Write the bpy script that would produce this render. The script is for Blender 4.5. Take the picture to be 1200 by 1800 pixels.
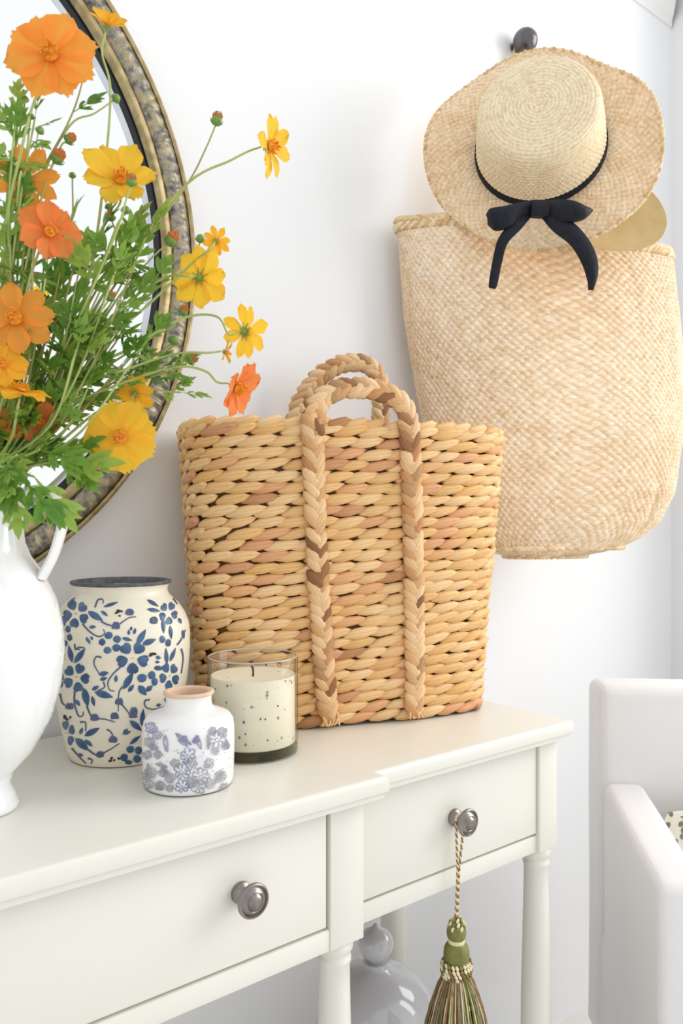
import bpy, bmesh, math, random
from mathutils import Vector, Matrix, noise

for o in list(bpy.data.objects):
    bpy.data.objects.remove(o, do_unlink=True)
SC = bpy.context.scene
COL = SC.collection
rnd = random.Random(7)
PI = math.pi
R = math.radians

# ------------------------------------------------------------------ camera
F, CX, HY, ZC = 1400.0, 600.0, 915.0, 1.02       # photo pixels (1200x1800), eye height in metres
YAW = R(51.34)
DV = Vector((math.cos(YAW), math.sin(YAW), 0))    # view direction
RV = Vector((math.sin(YAW), -math.cos(YAW), 0))   # right
UV_ = Vector((0, 0, 1))
cam_d = bpy.data.cameras.new('camera')
cam = bpy.data.objects.new('camera', cam_d)
COL.objects.link(cam)
cam.location = (0, 0, ZC)
cam.rotation_euler = (PI / 2, 0, YAW - PI / 2)
cam_d.sensor_fit = 'VERTICAL'
cam_d.sensor_height = 36.0
cam_d.lens = F / 1800 * 36.0
cam_d.shift_y = (HY - 900) / 1800
cam_d.clip_start = 0.02
cam_d.dof.use_dof = True
cam_d.dof.focus_distance = 0.95
cam_d.dof.aperture_fstop = 9.0
SC.camera = cam

# ------------------------------------------------------------------ world, window light, exposure
world = bpy.data.worlds.new('daylight')
SC.world = world
world.use_nodes = True
wn = world.node_tree.nodes
wn['Background'].inputs[0].default_value = (0.97, 0.985, 1.0, 1)
wn['Background'].inputs[1].default_value = 1.0

def area_light(name, loc, target, sx, sy, power, colour):
    l = bpy.data.lights.new(name, 'AREA')
    l.shape = 'RECTANGLE'; l.size = sx; l.size_y = sy; l.energy = power; l.color = colour
    o = bpy.data.objects.new(name, l); COL.objects.link(o)
    o.location = loc
    o.rotation_euler = (Vector(target) - Vector(loc)).to_track_quat('-Z', 'Y').to_euler()
    return o
area_light('window_daylight', (2.75, -0.40, 2.0), (0.75, 0.80, 0.85), 1.8, 1.8, 42, (1.0, 0.975, 0.94))
SC.view_settings.view_transform = 'Standard'
SC.view_settings.look = 'None'
SC.view_settings.gamma = 1.0
SC.view_settings.use_curve_mapping = False
SC.view_settings.exposure = 0.06

# ------------------------------------------------------------------ pixel -> place
def W(px, py, D):
    return DV * D + RV * ((px - CX) / F * D) + Vector((0, 0, ZC - (py - HY) / F * D))
def on_y(px, py, y):
    r = (px - CX) / F
    return W(px, py, y / (DV.y + RV.y * r))
def on_z(px, py, z):
    return W(px, py, (ZC - z) * F / (py - HY))
def depth(p):
    return p.x * DV.x + p.y * DV.y
def cdir(r, u, t):
    """direction given as right / up / towards the camera"""
    return (RV * r + UV_ * u - DV * t).normalized()

# ------------------------------------------------------------------ materials
MATS = {}
def new_mat(name):
    m = bpy.data.materials.new(name); m.use_nodes = True
    MATS[name] = m
    nt = m.node_tree
    return m, nt, nt.nodes['Principled BSDF']
def setp(b, **k):
    names = dict(col='Base Color', rough='Roughness', metal='Metallic', spec='Specular IOR Level', trans='Transmission Weight',
                 ior='IOR', coat='Coat Weight', sheen='Sheen Weight', sss='Subsurface Weight')
    for key, v in k.items():
        if key == 'col': v = (*v, 1)
        b.inputs[names[key]].default_value = v
def ramp(nt, stops):
    r = nt.nodes.new('ShaderNodeValToRGB')
    e = r.color_ramp.elements
    e[0].position, e[0].color = stops[0][0], (*stops[0][1], 1)
    e[1].position, e[1].color = stops[-1][0], (*stops[-1][1], 1)
    for p, c in stops[1:-1]:
        n = e.new(p); n.color = (*c, 1)
    return r
def noise_node(nt, scale, detail=3, vec=None, rough=0.5):
    n = nt.nodes.new('ShaderNodeTexNoise')
    n.inputs['Scale'].default_value = scale; n.inputs['Detail'].default_value = detail
    n.inputs['Roughness'].default_value = rough
    if vec is not None: nt.links.new(vec, n.inputs['Vector'])
    return n
def objvec(nt, scale=(1, 1, 1)):
    t = nt.nodes.new('ShaderNodeTexCoord'); mp = nt.nodes.new('ShaderNodeMapping')
    mp.inputs['Scale'].default_value = scale
    nt.links.new(t.outputs['Object'], mp.inputs['Vector'])
    return mp.outputs['Vector']
def bump(nt, b, h, strength=0.3, dist=0.002):
    bn = nt.nodes.new('ShaderNodeBump')
    bn.inputs['Strength'].default_value = strength; bn.inputs['Distance'].default_value = dist
    nt.links.new(h, bn.inputs['Height']); nt.links.new(bn.outputs['Normal'], b.inputs['Normal'])
def mat_plain(name, c1, c2=None, rough=0.5, scale=20, bstr=0.0, bscale=None, bdist=0.001, **k):
    m, nt, b = new_mat(name)
    setp(b, col=c1, rough=rough, **k)
    v = objvec(nt)
    if c2 is not None:
        n = noise_node(nt, scale, 4, v); r = ramp(nt, [(0.3, c1), (0.7, c2)])
        nt.links.new(n.outputs['Fac'], r.inputs['Fac']); nt.links.new(r.outputs['Color'], b.inputs['Base Color'])
    if bstr:
        n2 = noise_node(nt, bscale or scale, 4, v); bump(nt, b, n2.outputs['Fac'], bstr, bdist)
    return m
def mat_straw(name, stops, rough=0.65, vscale=(60, 60, 420), bstr=0.5, attr=None):
    """fibre material: tone per piece (object / mesh island), with attr shaded in the hollows, plus fine fibres"""
    m, nt, b = new_mat(name); setp(b, rough=rough, spec=0.3)
    L = nt.links
    if attr:
        a = nt.nodes.new('ShaderNodeAttribute'); a.attribute_name = attr
        base = a.outputs['Fac']
    else:
        oi = nt.nodes.new('ShaderNodeObjectInfo'); g = nt.nodes.new('ShaderNodeNewGeometry')
        ad = nt.nodes.new('ShaderNodeMath'); ad.operation = 'ADD'
        L.new(oi.outputs['Random'], ad.inputs[0]); L.new(g.outputs['Random Per Island'], ad.inputs[1])
        fr = nt.nodes.new('ShaderNodeMath'); fr.operation = 'FRACT'; L.new(ad.outputs[0], fr.inputs[0])
        base = fr.outputs[0]
    r = ramp(nt, stops); L.new(base, r.inputs['Fac'])
    v = objvec(nt, vscale); n = noise_node(nt, 1.0, 3, v)
    mx = nt.nodes.new('ShaderNodeMix'); mx.data_type = 'RGBA'; mx.blend_type = 'MULTIPLY'
    r2 = ramp(nt, [(0.28, (0.66, 0.56, 0.44)), (0.62, (1, 1, 1))]); L.new(n.outputs['Fac'], r2.inputs['Fac'])
    mx.inputs['Factor'].default_value = 0.6
    L.new(r.outputs['Color'], mx.inputs['A']); L.new(r2.outputs['Color'], mx.inputs['B'])
    L.new(mx.outputs['Result'], b.inputs['Base Color'])
    bump(nt, b, n.outputs['Fac'], bstr, 0.0012)
    return m

mat_plain('wall_paint', (0.84, 0.85, 0.865), (0.86, 0.865, 0.875), 0.7, 3, 0.12, 180, 0.0006)
mat_plain('ceiling_paint', (0.84, 0.84, 0.83), (0.85, 0.85, 0.84), 0.8, 3)
mat_plain('floor_wood', (0.78, 0.76, 0.72), (0.82, 0.80, 0.76), 0.45, 6)
mat_plain('table_paint', (0.765, 0.75, 0.675), (0.785, 0.77, 0.695), 0.34, 5, 0.08, 60, 0.0006)
mat_plain('light_block_brown', (0.35, 0.28, 0.2), (0.4, 0.32, 0.24), 0.7, 8)
mat_plain('pewter', (0.20, 0.18, 0.165), (0.36, 0.33, 0.31), 0.3, 90, metal=0.92)
mat_plain('gunmetal', (0.10, 0.095, 0.10), (0.16, 0.15, 0.155), 0.22, 60, metal=0.75)
mat_plain('white_glaze', (0.86, 0.87, 0.875), (0.88, 0.885, 0.89), 0.09, 4, coat=0.5)
mat_plain('grey_glaze', (0.50, 0.50, 0.53), (0.56, 0.56, 0.585), 0.1, 7, coat=0.6)
mat_plain('slipcover', (0.80, 0.785, 0.79), (0.83, 0.815, 0.81), 0.9, 6, 0.35, 420, 0.0008, sheen=0.2)
mat_plain('dark_wood', (0.05, 0.035, 0.025), (0.08, 0.05, 0.035), 0.5, 30)
mat_plain('terracotta', (0.72, 0.46, 0.30), (0.80, 0.58, 0.42), 0.75, 60)
mat_plain('chip_brown', (0.03, 0.02, 0.018), (0.06, 0.04, 0.03), 0.8, 300)
mat_plain('rim_slate', (0.055, 0.06, 0.075), (0.13, 0.13, 0.15), 0.5, 160)
mat_plain('ribbon', (0.006, 0.007, 0.012), (0.012, 0.014, 0.022), 0.62, 120, 0.25, 900, 0.0003, spec=0.25)
mat_plain('stem_green', (0.33, 0.44, 0.10), (0.48, 0.55, 0.20), 0.5, 18)
mat_plain('stem_brown', (0.27, 0.25, 0.07), (0.44, 0.42, 0.14), 0.55, 18)
mat_plain('bud_green', (0.13, 0.27, 0.05), (0.24, 0.38, 0.09), 0.5, 200)
mat_plain('bud_orange', (0.80, 0.24, 0.02), (0.42, 0.10, 0.02), 0.6, 260)
mat_plain('bud_brown', (0.34, 0.11, 0.04), (0.55, 0.26, 0.05), 0.6, 260)
mat_plain('stamen', (0.72, 0.22, 0.01), (0.93, 0.42, 0.02), 0.6, 300)
mat_plain('wick', (0.015, 0.013, 0.012), (0.04, 0.035, 0.03), 0.9, 400)
mat_plain('tassel_cream', (0.72, 0.62, 0.36), (0.84, 0.76, 0.52), 0.5, 120)
mat_plain('tassel_olive', (0.14, 0.15, 0.028), (0.24, 0.24, 0.06), 0.45, 120)
mat_plain('tassel_brown', (0.20, 0.10, 0.035), (0.32, 0.18, 0.07), 0.45, 120)
mat_plain('tassel_grey', (0.17, 0.16, 0.11), (0.28, 0.27, 0.20), 0.45, 120)
mat_plain('hat_tan', (0.60, 0.45, 0.20), (0.68, 0.53, 0.27), 0.6, 40, 0.2, 300, 0.0006)
mat_plain('print_blue', (0.022, 0.062, 0.155), (0.07, 0.155, 0.30), 0.3, 70)
mat_plain('print_slate', (0.055, 0.08, 0.17), (0.11, 0.13, 0.24), 0.4, 60)
mat_plain('print_lavender', (0.17, 0.18, 0.36), (0.34, 0.35, 0.50), 0.5, 70)
mat_plain('print_grey', (0.22, 0.22, 0.27), (0.46, 0.46, 0.51), 0.5, 70)
mat_plain('print_pale', (0.77, 0.785, 0.83), (0.82, 0.83, 0.85), 0.5, 60)
mat_plain('gold_lip', (0.27, 0.20, 0.09), (0.52, 0.42, 0.22), 0.42, 70, metal=0.6)
mat_plain('black_groove', (0.008, 0.009, 0.011), (0.015, 0.016, 0.02), 0.35, 20)
mat_plain('silver_edge', (0.55, 0.58, 0.62), (0.65, 0.68, 0.72), 0.2, 40, metal=0.9)

def petal_mat(name, c1, c2):
    m, nt, b = new_mat(name); setp(b, rough=0.55, spec=0.25)
    v = objvec(nt, (160, 160, 160)); n = noise_node(nt, 1, 3, v)
    t = nt.nodes.new('ShaderNodeTexCoord'); sp = nt.nodes.new('ShaderNodeSeparateXYZ')
    nt.links.new(t.outputs['Generated'], sp.inputs[0])
    r = ramp(nt, [(0.0, c2), (0.45, c1), (1.0, c1)])
    ad = nt.nodes.new('ShaderNodeMath'); ad.operation = 'MULTIPLY_ADD'
    ad.inputs[1].default_value = 0.35; nt.links.new(n.outputs['Fac'], ad.inputs[0]); nt.links.new(sp.outputs[0], ad.inputs[2])
    nt.links.new(ad.outputs[0], r.inputs['Fac']); nt.links.new(r.outputs['Color'], b.inputs['Base Color'])
    wv = nt.nodes.new('ShaderNodeTexWave'); wv.bands_direction = 'Y'; wv.inputs['Scale'].default_value = 260
    tt = nt.nodes.new('ShaderNodeTexCoord'); nt.links.new(tt.outputs['Object'], wv.inputs['Vector'])
    bump(nt, b, wv.outputs['Fac'], 0.15, 0.0006)
    tr = nt.nodes.new('ShaderNodeBsdfTranslucent'); nt.links.new(r.outputs['Color'], tr.inputs['Color'])
    mx = nt.nodes.new('ShaderNodeMixShader'); mx.inputs[0].default_value = 0.45
    out = nt.nodes['Material Output']
    nt.links.new(b.outputs[0], mx.inputs[1]); nt.links.new(tr.outputs[0], mx.inputs[2]); nt.links.new(mx.outputs[0], out.inputs['Surface'])
petal_mat('petal_orange', (1.0, 0.41, 0.065), (0.97, 0.25, 0.015))
petal_mat('petal_deep', (1.0, 0.30, 0.08), (0.95, 0.17, 0.02))
petal_mat('petal_yellow', (1.0, 0.64, 0.055), (0.98, 0.45, 0.012))
petal_mat('petal_amber', (1.0, 0.53, 0.04), (0.96, 0.32, 0.012))
def leaf_mat(name, c1, c2):
    m, nt, b = new_mat(name); setp(b, rough=0.42, spec=0.4)
    oi = nt.nodes.new('ShaderNodeObjectInfo'); r = ramp(nt, [(0.0, c1), (1.0, c2)])
    nt.links.new(oi.outputs['Random'], r.inputs['Fac']); nt.links.new(r.outputs['Color'], b.inputs['Base Color'])
    n = noise_node(nt, 1, 3, objvec(nt, (150, 150, 150))); bump(nt, b, n.outputs['Fac'], 0.25, 0.001)
    tr = nt.nodes.new('ShaderNodeBsdfTranslucent'); nt.links.new(r.outputs['Color'], tr.inputs['Color'])
    mx = nt.nodes.new('ShaderNodeMixShader'); mx.inputs[0].default_value = 0.32
    out = nt.nodes['Material Output']
    nt.links.new(b.outputs[0], mx.inputs[1]); nt.links.new(tr.outputs[0], mx.inputs[2]); nt.links.new(mx.outputs[0], out.inputs['Surface'])
leaf_mat('leaf', (0.13, 0.31, 0.035), (0.36, 0.52, 0.09))

HY_STOPS = [(0.0, (0.80, 0.49, 0.20)), (0.3, (0.88, 0.58, 0.28)), (0.6, (0.92, 0.65, 0.35)), (0.8, (0.84, 0.51, 0.20)), (0.92, (0.80, 0.43, 0.22)), (0.965, (0.70, 0.36, 0.19)), (1.0, (0.50, 0.26, 0.11))]
mat_straw('hyacinth', HY_STOPS, vscale=(26, 300, 60))
mat_straw('hyacinth_joined', HY_STOPS)
mat_straw('hyacinth_braid', [(0.0, (0.80, 0.52, 0.26)), (0.4, (0.88, 0.62, 0.36)), (0.58, (0.76, 0.46, 0.22)), (0.70, (0.56, 0.27, 0.11)), (0.82, (0.84, 0.56, 0.30)), (0.93, (0.34, 0.16, 0.07)), (1.0, (0.26, 0.12, 0.05))], vscale=(26, 300, 60))
mat_straw('hyacinth_core', [(0.0, (0.20, 0.11, 0.04)), (1.0, (0.26, 0.15, 0.06))], bstr=0.3)  # dark brown backing, shade of the strand gaps put into its colour
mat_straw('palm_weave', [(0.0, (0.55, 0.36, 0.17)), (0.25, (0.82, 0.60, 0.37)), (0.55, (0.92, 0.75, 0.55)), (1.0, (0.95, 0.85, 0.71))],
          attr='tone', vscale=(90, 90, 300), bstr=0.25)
mat_straw('hat_straw', [(0.0, (0.55, 0.36, 0.18)), (0.3, (0.82, 0.60, 0.37)), (0.6, (0.91, 0.73, 0.51)), (1.0, (0.94, 0.82, 0.65))],
          attr='tone', vscale=(200, 200, 200), bstr=0.2)
mat_straw('crown_straw', [(0.0, (0.52, 0.34, 0.16)), (0.3, (0.83, 0.66, 0.41)), (1.0, (0.94, 0.84, 0.63))],
          attr='tone', vscale=(200, 200, 200), bstr=0.2)
mat_straw('rope_straw', [(0.0, (0.68, 0.46, 0.23)), (0.5, (0.84, 0.64, 0.39)), (1.0, (0.92, 0.76, 0.53))], vscale=(150, 150, 300), bstr=0.3)

def crackle_mat(name, c1, c2, c3):
    m, nt, b = new_mat(name); setp(b, rough=0.32, coat=0.15)
    v = objvec(nt); n = noise_node(nt, 16, 5, v, 0.6)
    r = ramp(nt, [(0.3, c1), (0.55, c2), (0.75, c3)]); nt.links.new(n.outputs['Fac'], r.inputs['Fac'])
    nt.links.new(r.outputs['Color'], b.inputs['Base Color'])
    vo = nt.nodes.new('ShaderNodeTexVoronoi'); vo.feature = 'DISTANCE_TO_EDGE'; vo.inputs['Scale'].default_value = 120
    nt.links.new(v, vo.inputs['Vector']); bump(nt, b, vo.outputs['Distance'], 0.08, 0.0004)
crackle_mat('cream_glaze', (0.82, 0.75, 0.58), (0.84, 0.79, 0.66), (0.80, 0.68, 0.50))
crackle_mat('offwhite_glaze', (0.85, 0.84, 0.83), (0.87, 0.865, 0.86), (0.83, 0.80, 0.75))

m, nt, b = new_mat('wax'); setp(b, rough=0.5, sss=0.15); b.inputs['Subsurface Radius'].default_value = (0.02, 0.015, 0.008)
v = objvec(nt); vo = nt.nodes.new('ShaderNodeTexVoronoi'); vo.inputs['Scale'].default_value = 95; nt.links.new(v, vo.inputs['Vector'])
vo.inputs['Randomness'].default_value = 1.0
r = ramp(nt, [(0.13, (0.30, 0.26, 0.19)), (0.2, (0.90, 0.835, 0.67)), (1.0, (0.91, 0.845, 0.68))])
nt.links.new(vo.outputs['Distance'], r.inputs['Fac'])
n = noise_node(nt, 30, 2, v); r3 = ramp(nt, [(0.52, (0.91, 0.845, 0.68)), (0.58, (1, 1, 1))])
mx = nt.nodes.new('ShaderNodeMix'); mx.data_type = 'RGBA'
r4 = ramp(nt, [(0.53, (0, 0, 0)), (0.57, (1, 1, 1))]); nt.links.new(n.outputs['Fac'], r4.inputs['Fac'])
nt.links.new(r4.outputs['Color'], mx.inputs['Factor'])
mx.inputs['A'].default_value = (0.91, 0.845, 0.68, 1); nt.links.new(r.outputs['Color'], mx.inputs['B'])
nt.links.new(mx.outputs['Result'], b.inputs['Base Color'])

m, nt, b = new_mat('clear_glass')
def thin_glass(nt, tint, ior=1.45):
    tr = nt.nodes.new('ShaderNodeBsdfTransparent')
    lt = nt.nodes.new('ShaderNodeLayerWeight'); lt.inputs['Blend'].default_value = 0.5
    rt_ = ramp(nt, [(0.0, tint), (0.72, tint), (1.0, tuple(c * 0.45 for c in tint))]); nt.links.new(lt.outputs['Facing'], rt_.inputs['Fac'])
    nt.links.new(rt_.outputs['Color'], tr.inputs[0])
    gl = nt.nodes.new('ShaderNodeBsdfGlossy'); gl.inputs['Roughness'].default_value = 0.03
    lw = nt.nodes.new('ShaderNodeLayerWeight'); lw.inputs['Blend'].default_value = 0.5
    pw = nt.nodes.new('ShaderNodeMath'); pw.operation = 'POWER'; pw.inputs[1].default_value = 4.0; nt.links.new(lw.outputs['Facing'], pw.inputs[0])
    ma = nt.nodes.new('ShaderNodeMath'); ma.operation = 'MULTIPLY_ADD'; ma.inputs[1].default_value = 0.55; ma.inputs[2].default_value = 0.03; nt.links.new(pw.outputs[0], ma.inputs[0])
    mx = nt.nodes.new('ShaderNodeMixShader'); nt.links.new(ma.outputs[0], mx.inputs[0])
    nt.links.new(tr.outputs[0], mx.inputs[1]); nt.links.new(gl.outputs[0], mx.inputs[2])
    nt.links.new(mx.outputs[0], nt.nodes['Material Output'].inputs['Surface'])
thin_glass(nt, (0.985, 0.985, 0.975))
m, nt, b = new_mat('thick_glass'); thin_glass(nt, (0.62, 0.64, 0.48))
m, nt, b = new_mat('glass_edge'); setp(b, col=(0.50, 0.51, 0.46), rough=0.08, coat=0.5)
m, nt, b = new_mat('mirror_glass'); setp(b, col=(0.955, 0.965, 0.96), rough=0.015, metal=1.0)

m, nt, b = new_mat('hammered_band'); setp(b, rough=0.42, metal=0.55)
v = objvec(nt); n = noise_node(nt, 75, 6, v, 0.7)
r = ramp(nt, [(0.30, (0.05, 0.05, 0.047)), (0.43, (0.17, 0.16, 0.14)), (0.52, (0.33, 0.30, 0.23)), (0.60, (0.42, 0.33, 0.16)), (0.75, (0.66, 0.57, 0.35))])
nt.links.new(n.outputs['Fac'], r.inputs['Fac']); nt.links.new(r.outputs['Color'], b.inputs['Base Color'])
n2 = noise_node(nt, 120, 3, v); bump(nt, b, n2.outputs['Fac'], 0.5, 0.002)

m, nt, b = new_mat('leaf_print_fabric'); setp(b, rough=0.9)
v = objvec(nt, (1, 1, 1)); vo = nt.nodes.new('ShaderNodeTexVoronoi'); vo.inputs['Scale'].default_value = 95
mp = nt.nodes.new('ShaderNodeMapping'); mp.inputs['Scale'].default_value = (1.0, 1.0, 0.5); mp.inputs['Rotation'].default_value = (0.5, 0.4, 0.7)
nt.links.new(v, mp.inputs['Vector']); nt.links.new(mp.outputs['Vector'], vo.inputs['Vector'])
r = ramp(nt, [(0.34, (0.20, 0.20, 0.13)), (0.42, (0.80, 0.77, 0.66)), (1.0, (0.82, 0.79, 0.69))])
nt.links.new(vo.outputs['Distance'], r.inputs['Fac']); nt.links.new(r.outputs['Color'], b.inputs['Base Color'])

# ------------------------------------------------------------------ mesh helpers
class MB:
    def __init__(s): s.v = []; s.f = []; s.m = []; s.tone = None
    def add(s, verts, faces, mi=0):
        o = len(s.v); s.v.extend([Vector(p) for p in verts])
        s.f.extend([tuple(i + o for i in f) for f in faces]); s.m.extend([mi] * len(faces))
        return s
    def merge(s, other, M=None, mi=None):
        o = len(s.v); s.v.extend([(M @ p) if M is not None else p for p in other.v])
        s.f.extend([tuple(i + o for i in f) for f in other.f]); s.m.extend(other.m if mi is None else [mi] * len(other.f))
        return s
    def lathe(s, prof, n=48, M=None, mi=0, wob=None):
        vs = []; fs = []
        k = len(prof)
        for i in range(n):
            a = 2 * PI * i / n
            for j, (r, z) in enumerate(prof):
                rr = r * (wob(a, z) if wob else 1)
                p = Vector((rr * math.cos(a), rr * math.sin(a), z)); vs.append(M @ p if M is not None else p)
        for i in range(n):
            for j in range(k - 1):
                a0 = i * k + j; b0 = ((i + 1) % n) * k + j
                fs.append((a0, b0, b0 + 1, a0 + 1))
        return s.add(vs, fs, mi)
    def tube(s, pts, rad, n=8, mi=0, caps=True, flat=None):
        pts = [Vector(p) for p in pts]; k = len(pts)
        rr = rad if isinstance(rad, (list, tuple)) else [rad] * k
        up = None; vs = []; fs = []
        for i in range(k):
            t = (pts[min(i + 1, k - 1)] - pts[max(i - 1, 0)])
            if t.length < 1e-9: t = Vector((0, 0, 1))
            t.normalize()
            if up is None:
                up = t.orthogonal().normalized()
            up = (up - t * up.dot(t))
            if up.length < 1e-6: up = t.orthogonal()
            up.normalize(); sd = t.cross(up)
            for q in range(n):
                a = 2 * PI * q / n
                vs.append(pts[i] + (up * math.cos(a) + sd * math.sin(a)) * rr[i])
        for i in range(k - 1):
            for q in range(n):
                fs.append((i * n + q, i * n + (q + 1) % n, (i + 1) * n + (q + 1) % n, (i + 1) * n + q))
        if caps:
            fs.append(tuple(range(n - 1, -1, -1))); fs.append(tuple((k - 1) * n + q for q in range(n)))
        return s.add(vs, fs, mi)
    def ball(s, c, r, M=None, nu=12, nv=8, mi=0):
        prof = [(max(1e-5, math.sin(PI * j / nv)), -math.cos(PI * j / nv)) for j in range(nv + 1)]
        rx, ry, rz = (r, r, r) if not isinstance(r, (tuple, list)) else r
        T = Matrix.Translation(c) @ (M if M is not None else Matrix.Identity(4)) @ Matrix.Diagonal((rx, ry, rz, 1))
        return s.lathe(prof, nu, T, mi)
    def ribbon(s, pts, widths, side, thick=0.0, mi=0):
        """flat strap along pts; side(i) gives the width direction"""
        k = len(pts); vs = []; fs = []
        for i in range(k):
            w = widths[i] / 2; sv = side[i]
            vs += [pts[i] - sv * w, pts[i] + sv * w]
        for i in range(k - 1): fs.append((2 * i, 2 * i + 1, 2 * i + 3, 2 * i + 2))
        return s.add(vs, fs, mi)

WORLD = {}
def wm(o): return WORLD.get(o.name, Matrix.Identity(4))
def mesh_of(mb, name, mats, smooth=True, angle=40):
    me = bpy.data.meshes.new(name)
    me.from_pydata([tuple(p) for p in mb.v], [], mb.f)
    for mm in (mats if isinstance(mats, (list, tuple)) else [mats]): me.materials.append(MATS[mm])
    me.polygons.foreach_set('material_index', mb.m)
    me.polygons.foreach_set('use_smooth', [smooth] * len(mb.f))
    if mb.tone is not None:
        a = me.attributes.new('tone', 'FLOAT', 'POINT'); a.data.foreach_set('value', mb.tone)
    me.validate(); me.update()
    if smooth and angle: me.set_sharp_from_angle(angle=R(angle))
    return me
def link(name, me, parent=None, M=None):
    """M is the wanted world matrix"""
    o = bpy.data.objects.new(name, me); COL.objects.link(o)
    M = M if M is not None else Matrix.Identity(4)
    if parent is not None:
        o.parent = parent; o.matrix_basis = wm(parent).inverted() @ M
    else:
        o.matrix_basis = M
    WORLD[o.name] = M.copy()
    return o
def tag(o, label, cat, group=None):
    o['label'] = label; o['category'] = cat
    if group: o['group'] = group
    return o
def thing(name, loc, label, cat, group=None, rz=0.0):
    o = bpy.data.objects.new(name, None); COL.objects.link(o)
    o.empty_display_size = 0.02
    M = Matrix.Translation(loc) @ Matrix.Rotation(rz, 4, 'Z')
    o.matrix_basis = M; WORLD[o.name] = M
    return tag(o, label, cat, group)
def part(name, mb, mats, parent, smooth=True, angle=40, label=None, kind=None):
    """mb in world coordinates"""
    Mi = wm(parent).inverted()
    mb.v = [Mi @ p for p in mb.v]
    o = link(name, mesh_of(mb, name, mats, smooth, angle), parent, wm(parent))
    if label: o['label'] = label
    if kind: o['kind'] = kind
    return o
def struct(name, mb, mats, label=None):
    o = link(name, mesh_of(mb, name, mats)); o['kind'] = 'structure'
    o['label'] = label or name.replace('_', ' '); return o
def rbox(x0, x1, y0, y1, z0, z1, bev=0.002, seg=2, M=None):
    bm = bmesh.new(); bmesh.ops.create_cube(bm, size=1)
    for v in bm.verts:
        v.co = Vector(((x0 + x1) / 2 + v.co.x * (x1 - x0), (y0 + y1) / 2 + v.co.y * (y1 - y0), (z0 + z1) / 2 + v.co.z * (z1 - z0)))
    if bev: bmesh.ops.bevel(bm, geom=list(bm.edges), offset=bev, segments=seg, profile=0.5, affect='EDGES')
    mb = MB(); bm.verts.index_update()
    mb.add([(M @ v.co) if M is not None else v.co.copy() for v in bm.verts], [tuple(v.index for v in f.verts) for f in bm.faces])
    bm.free(); return mb
def catmull(pts, per=6):
    pts = [Vector(p) for p in pts]; out = []
    P = [pts[0] * 2 - pts[1]] + pts + [pts[-1] * 2 - pts[-2]]
    for i in range(1, len(P) - 2):
        a, b_, c, d_ = P[i - 1], P[i], P[i + 1], P[i + 2]
        for k in range(per):
            t = k / per
            out.append(0.5 * ((2 * b_) + (c - a) * t + (2 * a - 5 * b_ + 4 * c - d_) * t * t + (3 * b_ - a - 3 * c + d_) * t ** 3))
    out.append(pts[-1]); return out
def frame(x, z_hint, loc):
    """matrix with local x along x, local z near z_hint"""
    x = x.normalized(); y = z_hint.cross(x).normalized(); z = x.cross(y)
    M = Matrix((x, y, z)).transposed().to_4x4(); M.translation = loc; return M
def frame_z(z, x_hint, loc):
    z = z.normalized(); y = z.cross(x_hint)
    if y.length < 1e-5: y = z.orthogonal()
    y.normalize(); x = y.cross(z)
    M = Matrix((x, y, z)).transposed().to_4x4(); M.translation = loc; return M
def smooth_interp(xs, ys, x):
    if x <= xs[0]: return ys[0]
    for i in range(len(xs) - 1):
        if x <= xs[i + 1]:
            t = (x - xs[i]) / (xs[i + 1] - xs[i]); return ys[i] + (ys[i + 1] - ys[i]) * t
    return ys[-1]

# ------------------------------------------------------------------ the room
WY = 0.985                 # wall plane
XC = 1.787                 # corner with the right wall
CEIL = 2.185
struct('wall_back', rbox(-1.6, XC + 0.1, WY, WY + 0.1, 0, 2.8, 0), 'wall_paint', 'white painted wall behind the console')
struct('wall_right', rbox(XC, XC + 0.1, 0.70, WY, 0, 2.8, 0), 'wall_paint', 'narrow white return of the wall at the corner behind the armchair')
struct('floor', rbox(-1.6, XC + 0.1, -1.6, WY + .1, -0.1, 0, 0), 'floor_wood', 'pale painted floor under the console')
mb = MB(); prf = [(0, 0), (.004, 0), (.006, .012), (.02, .03), (.03, .05), (.045, .058), (.045, .075), (0, .075)]
vs = []; fs = []
for xx in (-1.6, XC): vs += [(xx - (a if xx > 0 else 0), WY - a, CEIL + h) for a, h in prf]
for q in range(8): fs.append((q, 8 + q, 8 + (q + 1) % 8, (q + 1) % 8))
struct('trim_1', mb.add(vs, fs), 'ceiling_paint', 'off-white cornice running high along the wall')

# ------------------------------------------------------------------ console table
TZ = 0.76
XM = 0.19                                              # middle of the console
XR, YB, YF, YR_ = 0.886, 0.962, 0.604, 0.622
XL = 2 * XM - XR
SR = 0.546; SL = 2 * XM - SR
t = thing('console_table', (XM, 0.8, 0), 'cream painted breakfront console table with drawers and turned legs against the wall', 'table')
mb = MB()
layers = [(0.735, .0075), (0.7365, .004), (0.7415, .0035), (0.7435, .0005), (0.746, 0), (0.754, 0), (0.7575, .0015), (0.7595, .004), (TZ, .0065)]
def outline(i, z):
    return [(XL + i, YB, z), (XL + i, YR_ + i, z), (SL + i, YR_ + i, z), (SL + i, YF + i, z), (SR - i, YF + i, z), (SR - i, YR_ + i, z), (XR - i, YR_ + i, z), (XR - i, YB, z)]
vs = []; fs = []
for z, i in layers: vs += outline(i, z)
for k in range(len(layers) - 1):
    for q in range(8): fs.append((k * 8 + q, k * 8 + (q + 1) % 8, (k + 1) * 8 + (q + 1) % 8, (k + 1) * 8 + q))
fs.append(tuple(range(7, -1, -1))); fs.append(tuple((len(layers) - 1) * 8 + q for q in range(8)))
mb.add(vs, fs); part('tabletop', mb, 'table_paint', t, True, 30)
ZA, ZD = 0.593, 0.7345
PX0, PX1 = 0.484, 0.527                                # centre post
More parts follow.
